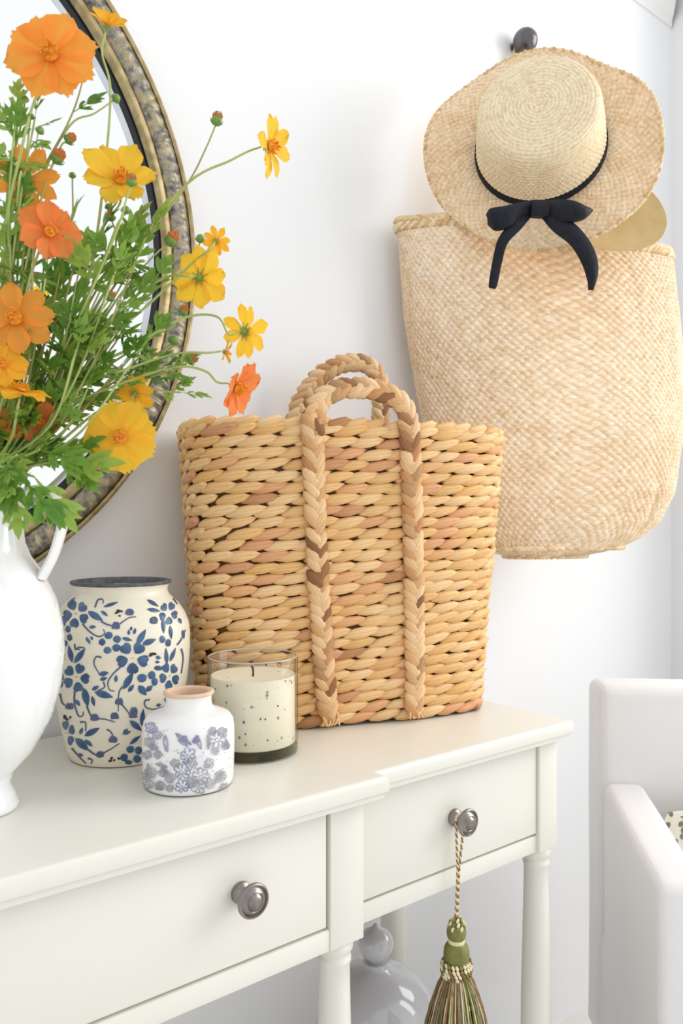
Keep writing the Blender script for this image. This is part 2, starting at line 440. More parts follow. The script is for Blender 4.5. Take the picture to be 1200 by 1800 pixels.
EX0, EX1 = 0.837, 0.873                                # end post
YC, YS = 0.622, 0.642
for sgn in (0, 1):
    mir = (lambda a, b_: (a, b_)) if not sgn else (lambda a, b_: (2 * XM - b_, 2 * XM - a))
    x0, x1 = mir(PX0, PX1); part('leg_block', rbox(x0, x1, YC, YC + .043, ZA, ZD, .0012), 'table_paint', t)
    x0, x1 = mir(EX0, EX1); part('leg_block', rbox(x0, x1, YS - .003, YS + .037, ZA, ZD, .0012), 'table_paint', t)
    x0, x1 = mir(EX0, EX1); part('leg_block', rbox(x0, x1, 0.915, 0.952, ZA, ZD, .0012), 'table_paint', t)
    x0, x1 = mir(PX1, EX0); part('rail', rbox(x0, x1, YS + .002, YS + .02, ZA, .6145, .001), 'table_paint', t)
    x0, x1 = mir(EX0 + .006, EX1 - .004); part('side_panel', rbox(x0, x1, YS + .037, 0.915, ZA, ZD, .001), 'table_paint', t)
part('rail', rbox(2 * XM - PX0, PX0, YC + .0015, YC + .02, ZA, .6145, .001), 'table_paint', t)
part('light_block', rbox(2 * XM - EX0, EX0, YS + .03, .945, .597, ZD, 0), 'light_block_brown', t)  # dark box added behind the drawers to block light

def knob_mb():
    pr = [(0, 0), (.0098, 0), (.0102, .0015), (.009, .0035), (.0098, .0045), (.0075, .0065), (.0055, .0085), (.0054, .0125), (.0075, .016), (.0140, .0185),
          (.0156, .0205), (.0158, .0222), (.0150, .0240), (.0138, .0242), (.0126, .0225), (.0118, .0228), (.0108, .0250), (.0085, .0264), (.0077, .0258),
          (.0068, .0266), (.0060, .0280), (.0035, .0288), (0, .029)]
    return MB().lathe(pr, 40, Matrix.Rotation(PI / 2, 4, 'X'))
KN = mesh_of(knob_mb(), 'knob', 'pewter', True, 60)
def drawer(x0, x1, y, knobs, kz):
    d_ = part('drawer', rbox(x0, x1, y, y + .019, .6175, .7325, .0014), 'table_paint', t)
    for kx in knobs:
        k = link('knob', KN, d_, Matrix.Translation((kx, y, kz))); k['label'] = 'round ringed pewter drawer knob'
drawer(2 * XM - PX0 + .004, PX0 - .004, YC + .0015, (0.381, 2 * XM - 0.381), .682)
drawer(PX1 + .002, EX0 - .002, YS + .001, (0.682,), .6745)
drawer(2 * XM - EX0 + .002, 2 * XM - PX1 - .002, YS + .001, (2 * XM - 0.682,), .6745)
leg_prof = [(0, .593), (.0185, .593), (.0195, .589), (.0190, .583), (.0165, .579), (.0158, .5765), (.0172, .574), (.0172, .570), (.0158, .5675),
            (.0162, .54), (.0178, .47), (.0196, .40), (.0200, .34), (.0185, .26), (.0165, .205), (.0195, .20), (.0195, .193), (.016, .19), (.016, .185), (.0, .185)]
low_prof = [(0, .155), (.0165, .155), (.0185, .148), (.0165, .14), (.0150, .13), (.020, .10), (.0215, .075), (.0175, .04), (.014, .02), (.017, .012), (.017, 0), (0, 0)]
LG = mesh_of(MB().lathe(leg_prof, 32).lathe(low_prof, 32), 'leg', 'table_paint', True, 45)
for sx in (1, -1):
    for (lx, ly) in (((PX0 + PX1) / 2, YC + .0215), ((EX0 + EX1) / 2, YS + .017), ((EX0 + EX1) / 2 - .004, .9335)):
        link('leg', LG, t, Matrix.Translation((XM + sx * (lx - XM), ly, 0)))
part('lower_shelf', rbox(XL + .005, XR - .005, YC + .0, .955, .155, .185, .003), 'table_paint', t)

# ------------------------------------------------------------------ round mirror on the wall
MC = Vector((0.051, WY, 1.360)); MR = 0.469
mt_ = thing('wall_mirror', (MC.x, WY, MC.z - MR), 'large round wall mirror in a hammered antique gold and grey frame', 'mirror')
def ring(prof, n=160, wob=None):
    """prof: (radius, distance out of the wall)"""
    M = Matrix.Translation(MC) @ Matrix.Rotation(PI / 2, 4, 'X')
    return MB().lathe(prof, n, M, 0, wob)
k = MR
part('outer_lip', ring([(k - .006, .002), (k, .002), (k, .018), (k - .001, .022), (k - .004, .0235), (k - .007, .022), (k - .007, .015)]), 'gold_lip', mt_, label='thin worn gold outer lip')
# hammered band: raised ring with beaten flutes
mb = MB(); n = 1500; pr = [(k - .0365, .018), (k - .034, .0235), (k - .028, .0262), (k - .021, .0268), (k - .014, .0252), (k - .009, .022), (k - .007, .016)]
M = Matrix.Translation(MC) @ Matrix.Rotation(PI / 2, 4, 'X'); vs = []; fs = []
for i in range(n):
    a = 2 * PI * i / n
    for j, (r_, h) in enumerate(pr):
        w = math.sin(PI * j / (len(pr) - 1))
        hh = h + w * (0.0022 * math.sin(a * 190 + 3.0 * noise.noise((math.cos(a) * 14, math.sin(a) * 14, r_ * 60)) + j * .7) * (.6 + .8 * noise.noise((math.cos(a) * 30, math.sin(a) * 30, 4))) + .0022 * noise.noise((math.cos(a) * 26, math.sin(a) * 26, r_ * 140)))
        vs.append(M @ Vector((r_ * math.cos(a), r_ * math.sin(a), hh)))
kk = len(pr)
for i in range(n):
    for j in range(kk - 1):
        a0 = i * kk + j; b0 = ((i + 1) % n) * kk + j; fs.append((a0, b0, b0 + 1, a0 + 1))
mb.add(vs, fs); part('hammered_band', mb, 'hammered_band', mt_, True, 0, label='beaten dark grey and gold band')
part('inner_lip', ring([(k - .0488, .010), (k - .0482, .0215), (k - .0450, .025), (k - .0405, .025), (k - .0375, .0235), (k - .0365, .017)]), 'gold_lip', mt_, label='worn gold inner lip')
part('black_groove', ring([(k - .0565, .008), (k - .0555, .0085), (k - .0490, .011), (k - .0485, .016)]), 'black_groove', mt_, label='black groove between glass and frame')
part('bevel', ring([(k - .064, .0065), (k - .058, .0095), (k - .0565, .0095), (k - .056, .007)]), 'silver_edge', mt_)
part('mirror_glass', ring([(0, .0065), (k - .063, .0065), (k - .063, .002), (0, .002)], 96), 'mirror_glass', mt_)
part('backing', ring([(0, .0005), (k - .004, .0005), (k - .004, .0055), (k - .05, .0055)], 96), 'dark_wood', mt_)

# ------------------------------------------------------------------ footed white pitcher
PC = Vector((0.1936, 0.7595, TZ))
t = thing('pitcher', PC, 'white glazed footed pitcher holding the orange and yellow cosmos', 'pitcher')
pit = [(0, .004), (.029, .0), (.0315, .002), (.032, .006), (.030, .010), (.028, .016), (.0245, .024), (.028, .034), (.045, .052), (.060, .080), (.0685, .110), (.0715, .140),
       (.070, .165), (.064, .190), (.054, .210), (.0455, .2235), (.0440, .2255), (.0425, .2275), (.0375, .240), (.0355, .255), (.0365, .270), (.0400, .283), (.0425, .288),
       (.0420, .2895), (.0405, .2885), (.0345, .270), (.0335, .255), (.036, .240), (.043, .222), (.06, .19), (.068, .15), (.06, .09), (.03, .045), (0, .04)]
Mt = Matrix.Translation(PC)
part('body', MB().lathe(pit, 72, Mt), 'white_glaze', t, True, 60)
hd = (W(90, 900, depth(PC)) - PC); hd.z = 0; hd.normalize()
hp = [PC + hd * r_ + Vector((0, 0, z)) for r_, z in ((.036, .277), (.050, .288), (.066, .282), (.0735, .262), (.070, .243), (.064, .226), (.0545, .2085))]
hp = catmull(hp, 6); vs = []; fs = []; sd = hd.cross(UV_)
for i, p in enumerate(hp):
    tg = (hp[min(i + 1, len(hp) - 1)] - hp[max(i - 1, 0)]).normalized(); nn = sd.cross(tg)
    for q in range(10):
        a = 2 * PI * q / 10; vs.append(p + sd * math.cos(a) * .0095 + nn * math.sin(a) * .0042)
for i in range(len(hp) - 1):
    for q in range(10): fs.append((i * 10 + q, i * 10 + (q + 1) % 10, (i + 1) * 10 + (q + 1) % 10, (i + 1) * 10 + q))
part('handle', MB().add(vs, fs), 'white_glaze', t, True, 60)
sp = []; sd2 = -hd
for i in range(9):
    a = (i - 4) / 4 * 0.75; w = math.cos((i - 4) / 4 * PI / 2)
    dr = (Matrix.Rotation(a, 3, 'Z') @ sd2)
    sp.append((PC + dr * .036 + Vector((0, 0, .262)), PC + dr * (.0405 + .006 * w) + Vector((0, 0, .280)), PC + dr * (.0425 + .017 * w) + Vector((0, 0, .2885 + .004 * w))))
vs = [p for tr in sp for p in tr]; fs = []
for i in range(8):
    for j in range(2): fs.append((i * 3 + j, (i + 1) * 3 + j, (i + 1) * 3 + j + 1, i * 3 + j + 1))
part('spout', MB().add(vs, fs), 'white_glaze', t, True, 60)

# ------------------------------------------------------------------ drawing printed motifs onto round vases (traced as directions, laid onto the glaze)
def hit_lathe(px, py, C, prof):
    """first point of the round surface met by the sight line through the pixel"""
    o = Vector((0, 0, ZC)); dr = (W(px, py, 1.0) - o)
    def rad(z):
        zz = z - C.z
        for i in range(len(prof) - 1):
            if prof[i][1] <= zz <= prof[i + 1][1]:
                t_ = (zz - prof[i][1]) / max(1e-9, prof[i + 1][1] - prof[i][1]); return prof[i][0] + (prof[i + 1][0] - prof[i][0]) * t_
        return 0.0
    def g(s):
        p = o + dr * s; return math.hypot(p.x - C.x, p.y - C.y) - rad(p.z)
    s0 = depth(C) - .09; s = s0
    while s < depth(C) + .02:
        if g(s) <= 0:
            lo, hi = s - .002, s
            for _ in range(14):
                mid = (lo + hi) / 2
                if g(mid) <= 0: hi = mid
                else: lo = mid
            return o + dr * hi
        s += .002
    return None
class Print:
    def __init__(s, C, prof, conv, lift=.0006):
        s.C, s.prof, s.conv, s.lift, s.mb = C, prof, conv, lift, MB()
    def pt(s, x, y):
        p = hit_lathe(*s.conv(x, y), s.C, s.prof)
        if p is None: return None
        n_ = Vector((p.x - s.C.x, p.y - s.C.y, 0)).normalized(); return p + n_ * s.lift
    def poly(s, pts, mi=0):
        c = (sum(p[0] for p in pts) / len(pts), sum(p[1] for p in pts) / len(pts))
        q = [s.pt(*p) for p in pts]; cc = s.pt(*c)
        if cc is None or any(p is None for p in q): return
        mid = [s.pt(c[0] + (p[0] - c[0]) * .55, c[1] + (p[1] - c[1]) * .55) for p in pts]
        if any(p is None for p in mid): return
        up = lambda p: p + Vector((p.x - s.C.x, p.y - s.C.y, 0)).normalized() * .0004
        k_ = len(q)
        s.mb.add([up(cc)] + [up(p) for p in mid] + q, [(0, i + 1, (i + 1) % k_ + 1) for i in range(k_)] +
                 [(1 + i, 1 + k_ + i, 1 + k_ + (i + 1) % k_, 1 + (i + 1) % k_) for i in range(k_)], mi)
    def leaf(s, x0, y0, x1, y1, w, mi=0):
        dx, dy = x1 - x0, y1 - y0; L = math.hypot(dx, dy); nx, ny = -dy / L, dx / L; a = []; b_ = []
        for i in range(7):
            t_ = i / 6; h = w / 2 * math.sin(PI * t_ ** .85)
            a.append((x0 + dx * t_ + nx * h, y0 + dy * t_ + ny * h))
            if 0 < i < 6: b_.append((x0 + dx * t_ - nx * h, y0 + dy * t_ - ny * h))
        s.poly(a + b_[::-1], mi)
    def stroke(s, pts, w, mi=0, taper=True):
        P = catmull([Vector((x, y, 0)) for x, y in pts], 5); A = []; B = []
        for i, p in enumerate(P):
            tg = (P[min(i + 1, len(P) - 1)] - P[max(i - 1, 0)]); tg.normalize(); n_ = Vector((-tg.y, tg.x, 0))
            ww = w / 2 * ((1 - .5 * i / len(P)) if taper else 1)
            A.append(s.pt(p.x + n_.x * ww, p.y + n_.y * ww)); B.append(s.pt(p.x - n_.x * ww, p.y - n_.y * ww))
        for i in range(len(P) - 1):
            q = [A[i], A[i + 1], B[i + 1], B[i]]
            if all(z is not None for z in q): s.mb.add(q, [(0, 1, 2, 3)], mi)
    def blob(s, x, y, rx, ry, mi=0, n_=9, jag=0.1, rot=0):
        pts = []
        for i in range(n_):
            a = 2 * PI * i / n_; k_ = 1 + jag * rnd.uniform(-1, 1)
            u, v_ = math.cos(a) * rx * k_, math.sin(a) * ry * k_
            pts.append((x + u * math.cos(rot) - v_ * math.sin(rot), y + u * math.sin(rot) + v_ * math.cos(rot)))
        s.poly(pts, mi)
    def flower(s, x, y, rad, xs=1.0, rot=0.3, mi=0, n_=5):
        for i in range(n_):
            a = rot + 2 * PI * i / n_; pts = []
            for (t_, h) in ((.30, 0), (.42, .20), (.66, .36), (.86, .34), (1.0, .17), (.93, 0), (1.0, -.17), (.86, -.34), (.66, -.36), (.42, -.20)):
                u, v_ = t_ * rad, h * rad
                pts.append((x + (u * math.cos(a) - v_ * math.sin(a)) * xs, y + u * math.sin(a) + v_ * math.cos(a)))
            s.poly(pts, mi)
    def finish(s, name, mats, parent, label=None):
        Mi = Matrix.Translation(s.C) @ Matrix.Rotation(PI, 4, 'Z') @ Matrix.Translation(-s.C)
        back = MB().merge(s.mb, Mi); s.mb.merge(back)
        return part(name, s.mb, mats, parent, True, 0, label)

# ------------------------------------------------------------------ tall blue flowered vase
VC = Vector((0.364, 0.848, TZ))
t = thing('vase', VC, 'tall cream vase with blue flowers and vines and a dark worn rim', 'vase')
vas = [(0.0535, .0), (.0550, .0015), (.0590, .012), (.0645, .035), (.0700, .065), (.0735, .095), (.0752, .118), (.0752, .135), (.0738, .146), (.0690, .158), (.0625, .1675), (.0560, .1735),
       (.0515, .1785), (.0500, .183), (.0508, .187), (.0530, .190)]
Mt = Matrix.Translation(VC)
part('body', MB().lathe([(0, .001)] + vas + [(.0515, .1905), (.0470, .186), (.0465, .178), (.052, .17), (.066, .15), (.065, .11), (.045, .02), (0, .012)], 72, Mt), 'cream_glaze', t, True, 60)
part('rim', MB().lathe([(.0522, .1893), (.0541, .1900), (.0550, .1915), (.0545, .1930), (.0525, .1938), (.0495, .1935), (.0478, .191), (.0472, .184)], 72, Mt,
     wob=lambda a, z: 1 + .006 * noise.noise((math.cos(a) * 9, math.sin(a) * 9, z * 80))), 'rim_slate', t, True, 60, label='dark slate worn rim')
part('foot', MB().lathe([(0, 0), (.0530, 0), (.0545, .0006), (.0547, .0016)], 72, Mt), 'chip_brown', t)
P = Print(VC, vas, lambda x, y: (90 + x / 4.8, 990 + y / 4.8))
P.flower(212, 425, 118, .92, .5); P.flower(685, 795, 138, 1.0, .3); P.flower(212, 965, 122, .92, .1); P.flower(995, 950, 115, .72, .4); P.flower(130, 1440, 112, .66, .8)
P.flower(985, 420, 98, .8, .2)
for (x, y, a, b_) in ((430, 665, 30, 32), (485, 610, 35, 32), (555, 640, 34, 33), (550, 712, 36, 34), (475, 735, 34, 30), (92, 555, 20, 32), (145, 555, 22, 32), (85, 630, 17, 28),
                     (157, 625, 22, 30), (120, 675, 22, 28), (665, 1570, 34, 30), (735, 1580, 32, 36), (615, 1638, 32, 32), (722, 1650, 34, 34), (652, 1680, 34, 20), (845, 945, 32, 36),
                     (903, 885, 38, 22), (870, 1000, 26, 36), (765, 968, 40, 38), (935, 640, 24, 32), (985, 672, 24, 32), (45, 905, 14, 30), (88, 960, 20, 36), (85, 1020, 16, 28)):
    P.blob(x, y, a, b_, 0, 9, .08)
for l in ((310, 405, 440, 485, 52), (420, 400, 480, 445, 26), (440, 368, 570, 325, 26), (720, 690, 798, 555, 48), (765, 685, 885, 640, 46), (595, 630, 685, 652, 30), (655, 605, 652, 560, 22),
          (695, 600, 712, 545, 26), (668, 570, 680, 530, 20), (605, 1065, 695, 915, 52), (648, 1085, 698, 1022, 32), (545, 1005, 548, 940, 30), (400, 940, 488, 922, 38), (410, 985, 475, 965, 30),
          (365, 1085, 525, 1132, 56), (345, 1070, 405, 1035, 32), (345, 1120, 366, 1208, 30), (275, 1050, 312, 1215, 56), (195, 845, 290, 715, 46), (180, 840, 148, 690, 40), (735, 1030, 802, 1115, 54),
          (800, 1080, 855, 1030, 38), (805, 305, 905, 365, 30), (805, 385, 922, 405, 30), (975, 855, 965, 710, 30), (1000, 830, 1048, 710, 30), (660, 1325, 765, 1415, 46), (762, 1375, 776, 1225, 38),
          (598, 1440, 675, 1418, 28), (605, 1425, 650, 1395, 20), (660, 1528, 755, 1452, 32), (280, 1458, 412, 1388, 46), (205, 1475, 322, 1585, 58), (285, 1488, 352, 1548, 30), (245, 1445, 265, 1385, 28),
          (205, 1150, 245, 1205, 30), (300, 620, 312, 668, 22), (320, 640, 325, 685, 18), (335, 615, 352, 650, 20), (320, 540, 380, 535, 28), (940, 460, 948, 595, 32), (1000, 520, 1012, 645, 28),
          (100, 440, 118, 530, 30), (40, 920, 52, 1080, 28), (45, 1155, 85, 1350, 30), (880, 790, 925, 800, 30), (875, 830, 915, 835, 22), (220, 1615, 275, 1622, 26), (885, 1200, 925, 1190, 26),
          (1070, 460, 1095, 510, 26), (1105, 560, 1118, 640, 24), (960, 1130, 975, 1180, 22)):
    P.leaf(*l[:4], l[4] * 1.1)
for s_ in (((265, 510), (330, 580), (400, 618), (450, 595), (440, 555)), ((420, 490), (490, 522), (560, 520), (650, 462), (715, 450)), ((370, 372), (395, 310), (435, 305), (440, 340)),
           ((425, 795), (380, 790), (362, 850), (410, 940)), ((590, 870), (525, 930), (480, 1000), (490, 1065), (535, 1080)), ((440, 1000), (450, 1045), (395, 1075)),
           ((200, 1080), (198, 1180), (230, 1285), (268, 1285), (272, 1250)), ((300, 1205), (350, 1300), (450, 1315), (540, 1340)), ((600, 1040), (570, 1100), (566, 1250)),
           ((560, 1160), (620, 1220), (680, 1300)), ((830, 1150), (790, 1160), (795, 1210), (860, 1232), (945, 1210)), ((75, 1100), (100, 1185), (170, 1215)), ((245, 1340), (290, 1345), (292, 1420)),
           ((315, 1575), (390, 1618), (490, 1575), (575, 1520)), ((468, 1400), (505, 1425), (530, 1480)), ((175, 1560), (230, 1625), (295, 1690)), ((310, 1645), (345, 1660), (338, 1695)),
           ((150, 355), (170, 315), (205, 293)), ((1025, 295), (1062, 345)), ((200, 680), (205, 715), (245, 730)), ((1060, 690), (1095, 640), (1130, 560)), ((150, 470), (110, 500), (95, 540)),
           ((200, 730), (240, 710), (285, 715)), ((1095, 720), (1110, 800), (1095, 930))):
    P.stroke(s_, 15, 1)
for (x, y) in ((545, 525), (660, 410), (365, 1300), (532, 1285), (570, 1165), (695, 1245), (412, 1610), (520, 1485), (155, 1205), (862, 480), (690, 1275)):
    P.blob(x - 12, y, 22, 30, 1, 8, .2, .4); P.blob(x + 18, y - 6, 16, 26, 1, 8, .2, -.5); P.blob(x + 4, y + 18, 34, 12, 1, 8, .2)
for (x, y) in ((550, 420), (840, 785), (540, 1660), (135, 1310), (66, 790)):
    for q in range(6): P.blob(x + rnd.uniform(-42, 42), y + rnd.uniform(-24, 24), rnd.uniform(9, 18), rnd.uniform(7, 14), 2, 6, .4)
for (x, y) in ((212, 425), (685, 795), (212, 965), (995, 950), (130, 1440)):
    for q in range(4): P.blob(x + rnd.uniform(-12, 12), y + rnd.uniform(-12, 12), 5, 5, 3, 5, .2)
P.finish('floral_decoration', ['print_blue', 'print_slate', 'chip_brown', 'terracotta'], t, 'blue painted flowers, leaves and curling vines')

# ------------------------------------------------------------------ small bottle vase
SC_ = Vector((0.375, 0.711, TZ))
t = thing('bottle_vase', SC_, 'small white bottle vase with faded lavender transfer print and bare clay lip', 'vase')
sv = [(0.0405, .0), (.0425, .0015), (.0438, .006), (.0446, .020), (.0450, .040), (.0448, .056), (.0435, .0635), (.0400, .0685), (.0330, .0715), (.0262, .0735), (.0232, .0765), (.0222, .081), (.0224, .086), (.0240, .0890)]
Mt = Matrix.Translation(SC_)
part('body', MB().lathe([(0, .001)] + sv + [(.0235, .0893), (.020, .087), (.019, .08), (.03, .068), (.041, .058), (.041, .01), (0, .006)], 64, Mt), 'offwhite_glaze', t, True, 60)
part('lip', MB().lathe([(.0236, .0880), (.0248, .0889), (.0250, .0903), (.0243, .0916), (.0225, .0921), (.0205, .0915), (.0195, .0895), (.0192, .084)], 64, Mt), 'terracotta', t, True, 60, label='bare terracotta lip')
part('foot', MB().lathe([(0, 0), (.0400, 0), (.0415, .0005), (.0424, .0014)], 64, Mt), 'chip_brown', t)
P = Print(SC_, sv, lambda x, y: (235 + x / 6.316, 1190 + y / 6.316), .0003)
for (x, y, a, b_) in ((930, 700, 110, 95), (540, 1050, 110, 90), (760, 960, 95, 90), (740, 1120, 110, 100), (540, 1210, 80, 70), (720, 1220, 90, 60), (590, 880, 80, 80), (350, 740, 25, 90)):
    P.blob(x, y, a, b_, 2, 16, .15)
P.lift = .0012
def rosette(x, y, r_, mi):
    for q in range(7):
        a0 = q * 2 * PI / 7 + rnd.uniform(-.2, .2); ro = r_ * rnd.uniform(.8, 1.05)
        pts = [(x + math.cos(a0 + da) * rr * ro, y + math.sin(a0 + da) * rr * ro) for da, rr in ((-.42, .42), (-.36, .8), (-.1, 1.0), (.15, .97), (.38, .78), (.40, .42))]
        P.stroke(pts, rnd.uniform(7, 12), mi, False)
    P.stroke([(x + math.cos(a_) * r_ * .32 * (1 - a_ / 9), y + math.sin(a_) * r_ * .32 * (1 - a_ / 9)) for a_ in (0, 1, 2, 3, 4, 5, 6, 7)], 9, mi)
for (x, y, r_, mi) in ((205, 560, 70, 0), (265, 640, 60, 0), (180, 720, 60, 1), (600, 870, 95, 0), (920, 690, 110, 1), (980, 610, 55, 1), (870, 600, 50, 1), (530, 1050, 95, 1), (745, 1100, 105, 1), (540, 1215, 80, 0),
                     (720, 1215, 85, 1), (200, 1060, 70, 1), (180, 1190, 60, 1), (960, 1100, 70, 1), (400, 1120, 60, 1), (830, 960, 60, 1), (270, 860, 45, 1)):
    rosette(x, y, r_, mi)
for (x, y, r_, mi) in ((640, 960, 70, 1), (460, 960, 55, 1), (330, 1060, 55, 1), (300, 1200, 55, 1), (640, 1170, 60, 1), (840, 1180, 60, 1), (900, 820, 45, 1), (1010, 760, 45, 1), (160, 860, 50, 0), (230, 780, 45, 0), (690, 700, 40, 0), (560, 690, 40, 0), (1000, 1220, 45, 1), (120, 1100, 40, 1), (410, 1230, 45, 1)):
    rosette(x, y, r_, mi)
for (x0, y0, x1, y1, w, mi) in ((350, 640, 365, 810, 44, 0), (465, 620, 640, 750, 40, 0), (490, 690, 600, 760, 36, 0), (690, 640, 745, 800, 44, 0), (650, 720, 720, 650, 30, 0), (310, 1000, 440, 1130, 40, 1), (250, 960, 380, 1000, 30, 1),
                            (900, 1180, 985, 1050, 34, 1), (830, 620, 825, 800, 30, 1), (160, 960, 190, 1100, 36, 1), (380, 830, 350, 760, 26, 1), (1010, 700, 1050, 780, 30, 1), (250, 1250, 290, 1160, 26, 1)):
    dx, dy = x1 - x0, y1 - y0; L = math.hypot(dx, dy); nx, ny = -dy / L, dx / L
    for sg in (1, -1): P.stroke([(x0 + dx * q / 5 + nx * sg * w / 2 * math.sin(PI * q / 5), y0 + dy * q / 5 + ny * sg * w / 2 * math.sin(PI * q / 5)) for q in range(6)], 10, mi, False)
    P.stroke([(x0, y0), ((x0 + x1) / 2, (y0 + y1) / 2), (x1, y1)], 7, mi)
for q in range(120):
    x = rnd.uniform(110, 1060); y = rnd.uniform(560, 1270)
    if y < 800 and 400 < x < 780 and not (480 < x < 740 and y > 640): continue
    P.blob(x, y, rnd.uniform(4, 10), rnd.uniform(4, 9), rnd.choice((0, 1, 1)), 5, .4)
P.finish('transfer_print', ['print_lavender', 'print_grey', 'print_pale'], t, 'faded lavender and grey floral transfer')

# ------------------------------------------------------------------ candle in a glass
CC = Vector((0.4825, 0.7625, TZ)); Mt = Matrix.Translation(CC)
t = thing('candle', CC, 'cream candle with a black wick in a clear speckled glass tumbler', 'candle')
RO = .0505; HG = .108
part('glass', MB().lathe([(RO - .004, .0), (RO - .001, .0012), (RO, .004), (RO, HG - .001), (RO - .0006, HG), (RO - .0018, HG), (RO - .0024, HG - .001), (RO - .0024, .0125)], 72, Mt), 'clear_glass', t, True, 50)
part('glass_base', MB().lathe([(0, .0008), (RO - .0042, .0008), (RO - .0015, .003), (RO - .0012, .0095), (RO - .004, .0112), (0, .0112)], 72, Mt), 'thick_glass', t, True, 50, label='thick greenish glass base')
part('glass_rim', MB().lathe([(RO - .0012 + .0010 * math.cos(a_), HG - .0002 + .0008 * math.sin(a_)) for a_ in [2 * PI * i_ / 10 for i_ in range(11)]], 72, Mt), 'glass_edge', t, True, 0)
part('wax', MB().lathe([(0, .0118), (RO - .0045, .0118), (RO - .0030, .0132), (RO - .0030, .0855), (RO - .0036, .0872), (RO - .007, .0866), (.014, .0850), (.004, .0846), (0, .0845)], 64, Mt), 'wax', t, True, 50)
part('wick', MB().tube([CC + Vector((0, 0, .084)), CC + Vector((0.0004, 0, .090)), CC + Vector((-.0002, .0004, .0945)), CC + RV * -.0022 + Vector((0, 0, .0962))], [.0013, .0012, .0014, .0010], 7), 'wick', t)
mb = MB()
for q in range(46):
    a = rnd.uniform(0, 2 * PI); z = .014 + .078 * rnd.random(); 
    c = CC + Vector((math.cos(a) * (RO + .00005), math.sin(a) * (RO + .00005), z)); n_ = Vector((math.cos(a), math.sin(a), 0))
    Mf = frame_z(n_, UV_, c); s_ = rnd.uniform(.0006, .0016)
    mb.add([Mf @ Vector((math.cos(k_ * PI / 3) * s_ * rnd.uniform(.6, 1.5), math.sin(k_ * PI / 3) * s_ * rnd.uniform(.5, 1), .00015)) for k_ in range(6)], [tuple(range(6))])
part('glass_flecks', mb, 'rim_slate', t, False, kind='stuff')

# ------------------------------------------------------------------ woven tote basket
BC = Vector((0.671, 0.832, TZ + .003)); BPH = 0.366; BH = 0.372; NROW = 27; PITCH = BH / NROW
BU = Vector((math.cos(BPH), -math.sin(BPH), 0)); BN = Vector((math.sin(BPH), math.cos(BPH), 0))   # along, and away from the viewer
def bk_dims(tz): return 0.1885 + (0.2125 - 0.1885) * tz, 0.056 + 0.050 * tz ** 1.25
def bk_pt(th, tz, off=0.0):
    a, b_ = bk_dims(tz); c, s_ = math.cos(th), math.sin(th); e = 2 / 3.0
    x = a * math.copysign(abs(c) ** e, c); y = b_ * math.copysign(abs(s_) ** e, s_)
    p = BC + BU * x + BN * y + Vector((0, 0, tz * BH))
    if off:
        nx = math.copysign(abs(c) ** (2 - e), c) / a; ny = math.copysign(abs(s_) ** (2 - e), s_) / b_
        n_ = (BU * nx + BN * ny).normalized(); p = p + n_ * off
    return p
t = thing('tote_basket', BC, 'tall tan water-hyacinth tote basket with braided handles standing on the console', 'basket')
mb = MB(); NT = 96; vs = []; fs = []
for j in range(NROW + 1):
    for i in range(NT): vs.append(bk_pt(2 * PI * i / NT, j / NROW, -.004))
for j in range(NROW):
    for i in range(NT): fs.append((j * NT + i, j * NT + (i + 1) % NT, (j + 1) * NT + (i + 1) % NT, (j + 1) * NT + i))
fs.append(tuple(range(NT - 1, -1, -1)))
for j in range(NROW + 1):
    for i in range(NT): vs.append(bk_pt(2 * PI * i / NT, .03 + .97 * j / NROW, -.012))
o2 = (NROW + 1) * NT
for j in range(NROW):
    for i in range(NT): fs.append((o2 + (j + 1) * NT + i, o2 + (j + 1) * NT + (i + 1) % NT, o2 + j * NT + (i + 1) % NT, o2 + j * NT + i))
fs.append(tuple(o2 + i for i in range(NT)))
for i in range(NT): fs.append((NROW * NT + i, NROW * NT + (i + 1) % NT, o2 + NROW * NT + (i + 1) % NT, o2 + NROW * NT + i))
part('lining', mb.add(vs, fs), 'hyacinth_core', t)
def lozenge(L=1.0, wd=1.0, th=1.0, seed=0):
    """leaf-like twist of fibre: x along, y across, z outwards; about 48 triangles"""
    q = MB(); rr = random.Random(seed); ts = (-.80, -.36, .12, .60); n_ = 6; vs = [(-L / 2, -wd * .10, -th * .25)]
    for t_ in ts:
        w_ = (1 - abs(t_) ** 2.6) ** .75 * rr.uniform(.92, 1.06); yc = wd * .10 * t_
        for k_ in range(n_):
            a = 2 * PI * k_ / n_ + .5
            vs.append((t_ * L / 2, yc + math.cos(a) * wd / 2 * w_, math.sin(a) * th / 2 * (w_ * .8 + .2)))
    vs.append((L / 2, wd * .10, th * .10)); fs = []
    for k_ in range(n_): fs.append((0, 1 + (k_ + 1) % n_, 1 + k_))
    for r_ in range(3):
        for k_ in range(n_): fs.append((1 + r_ * n_ + k_, 1 + r_ * n_ + (k_ + 1) % n_, 1 + (r_ + 1) * n_ + (k_ + 1) % n_, 1 + (r_ + 1) * n_ + k_))
    for k_ in range(n_): fs.append((1 + 3 * n_ + k_, 1 + 3 * n_ + (k_ + 1) % n_, 1 + 4 * n_))
    return q.add(vs, fs)
LZ = [lozenge(.050, .0156, .0115, s_) for s_ in range(5)]
LZM = [mesh_of(q, 'weave_strand', 'hyacinth', True, 0) for q in LZ]
cells = []
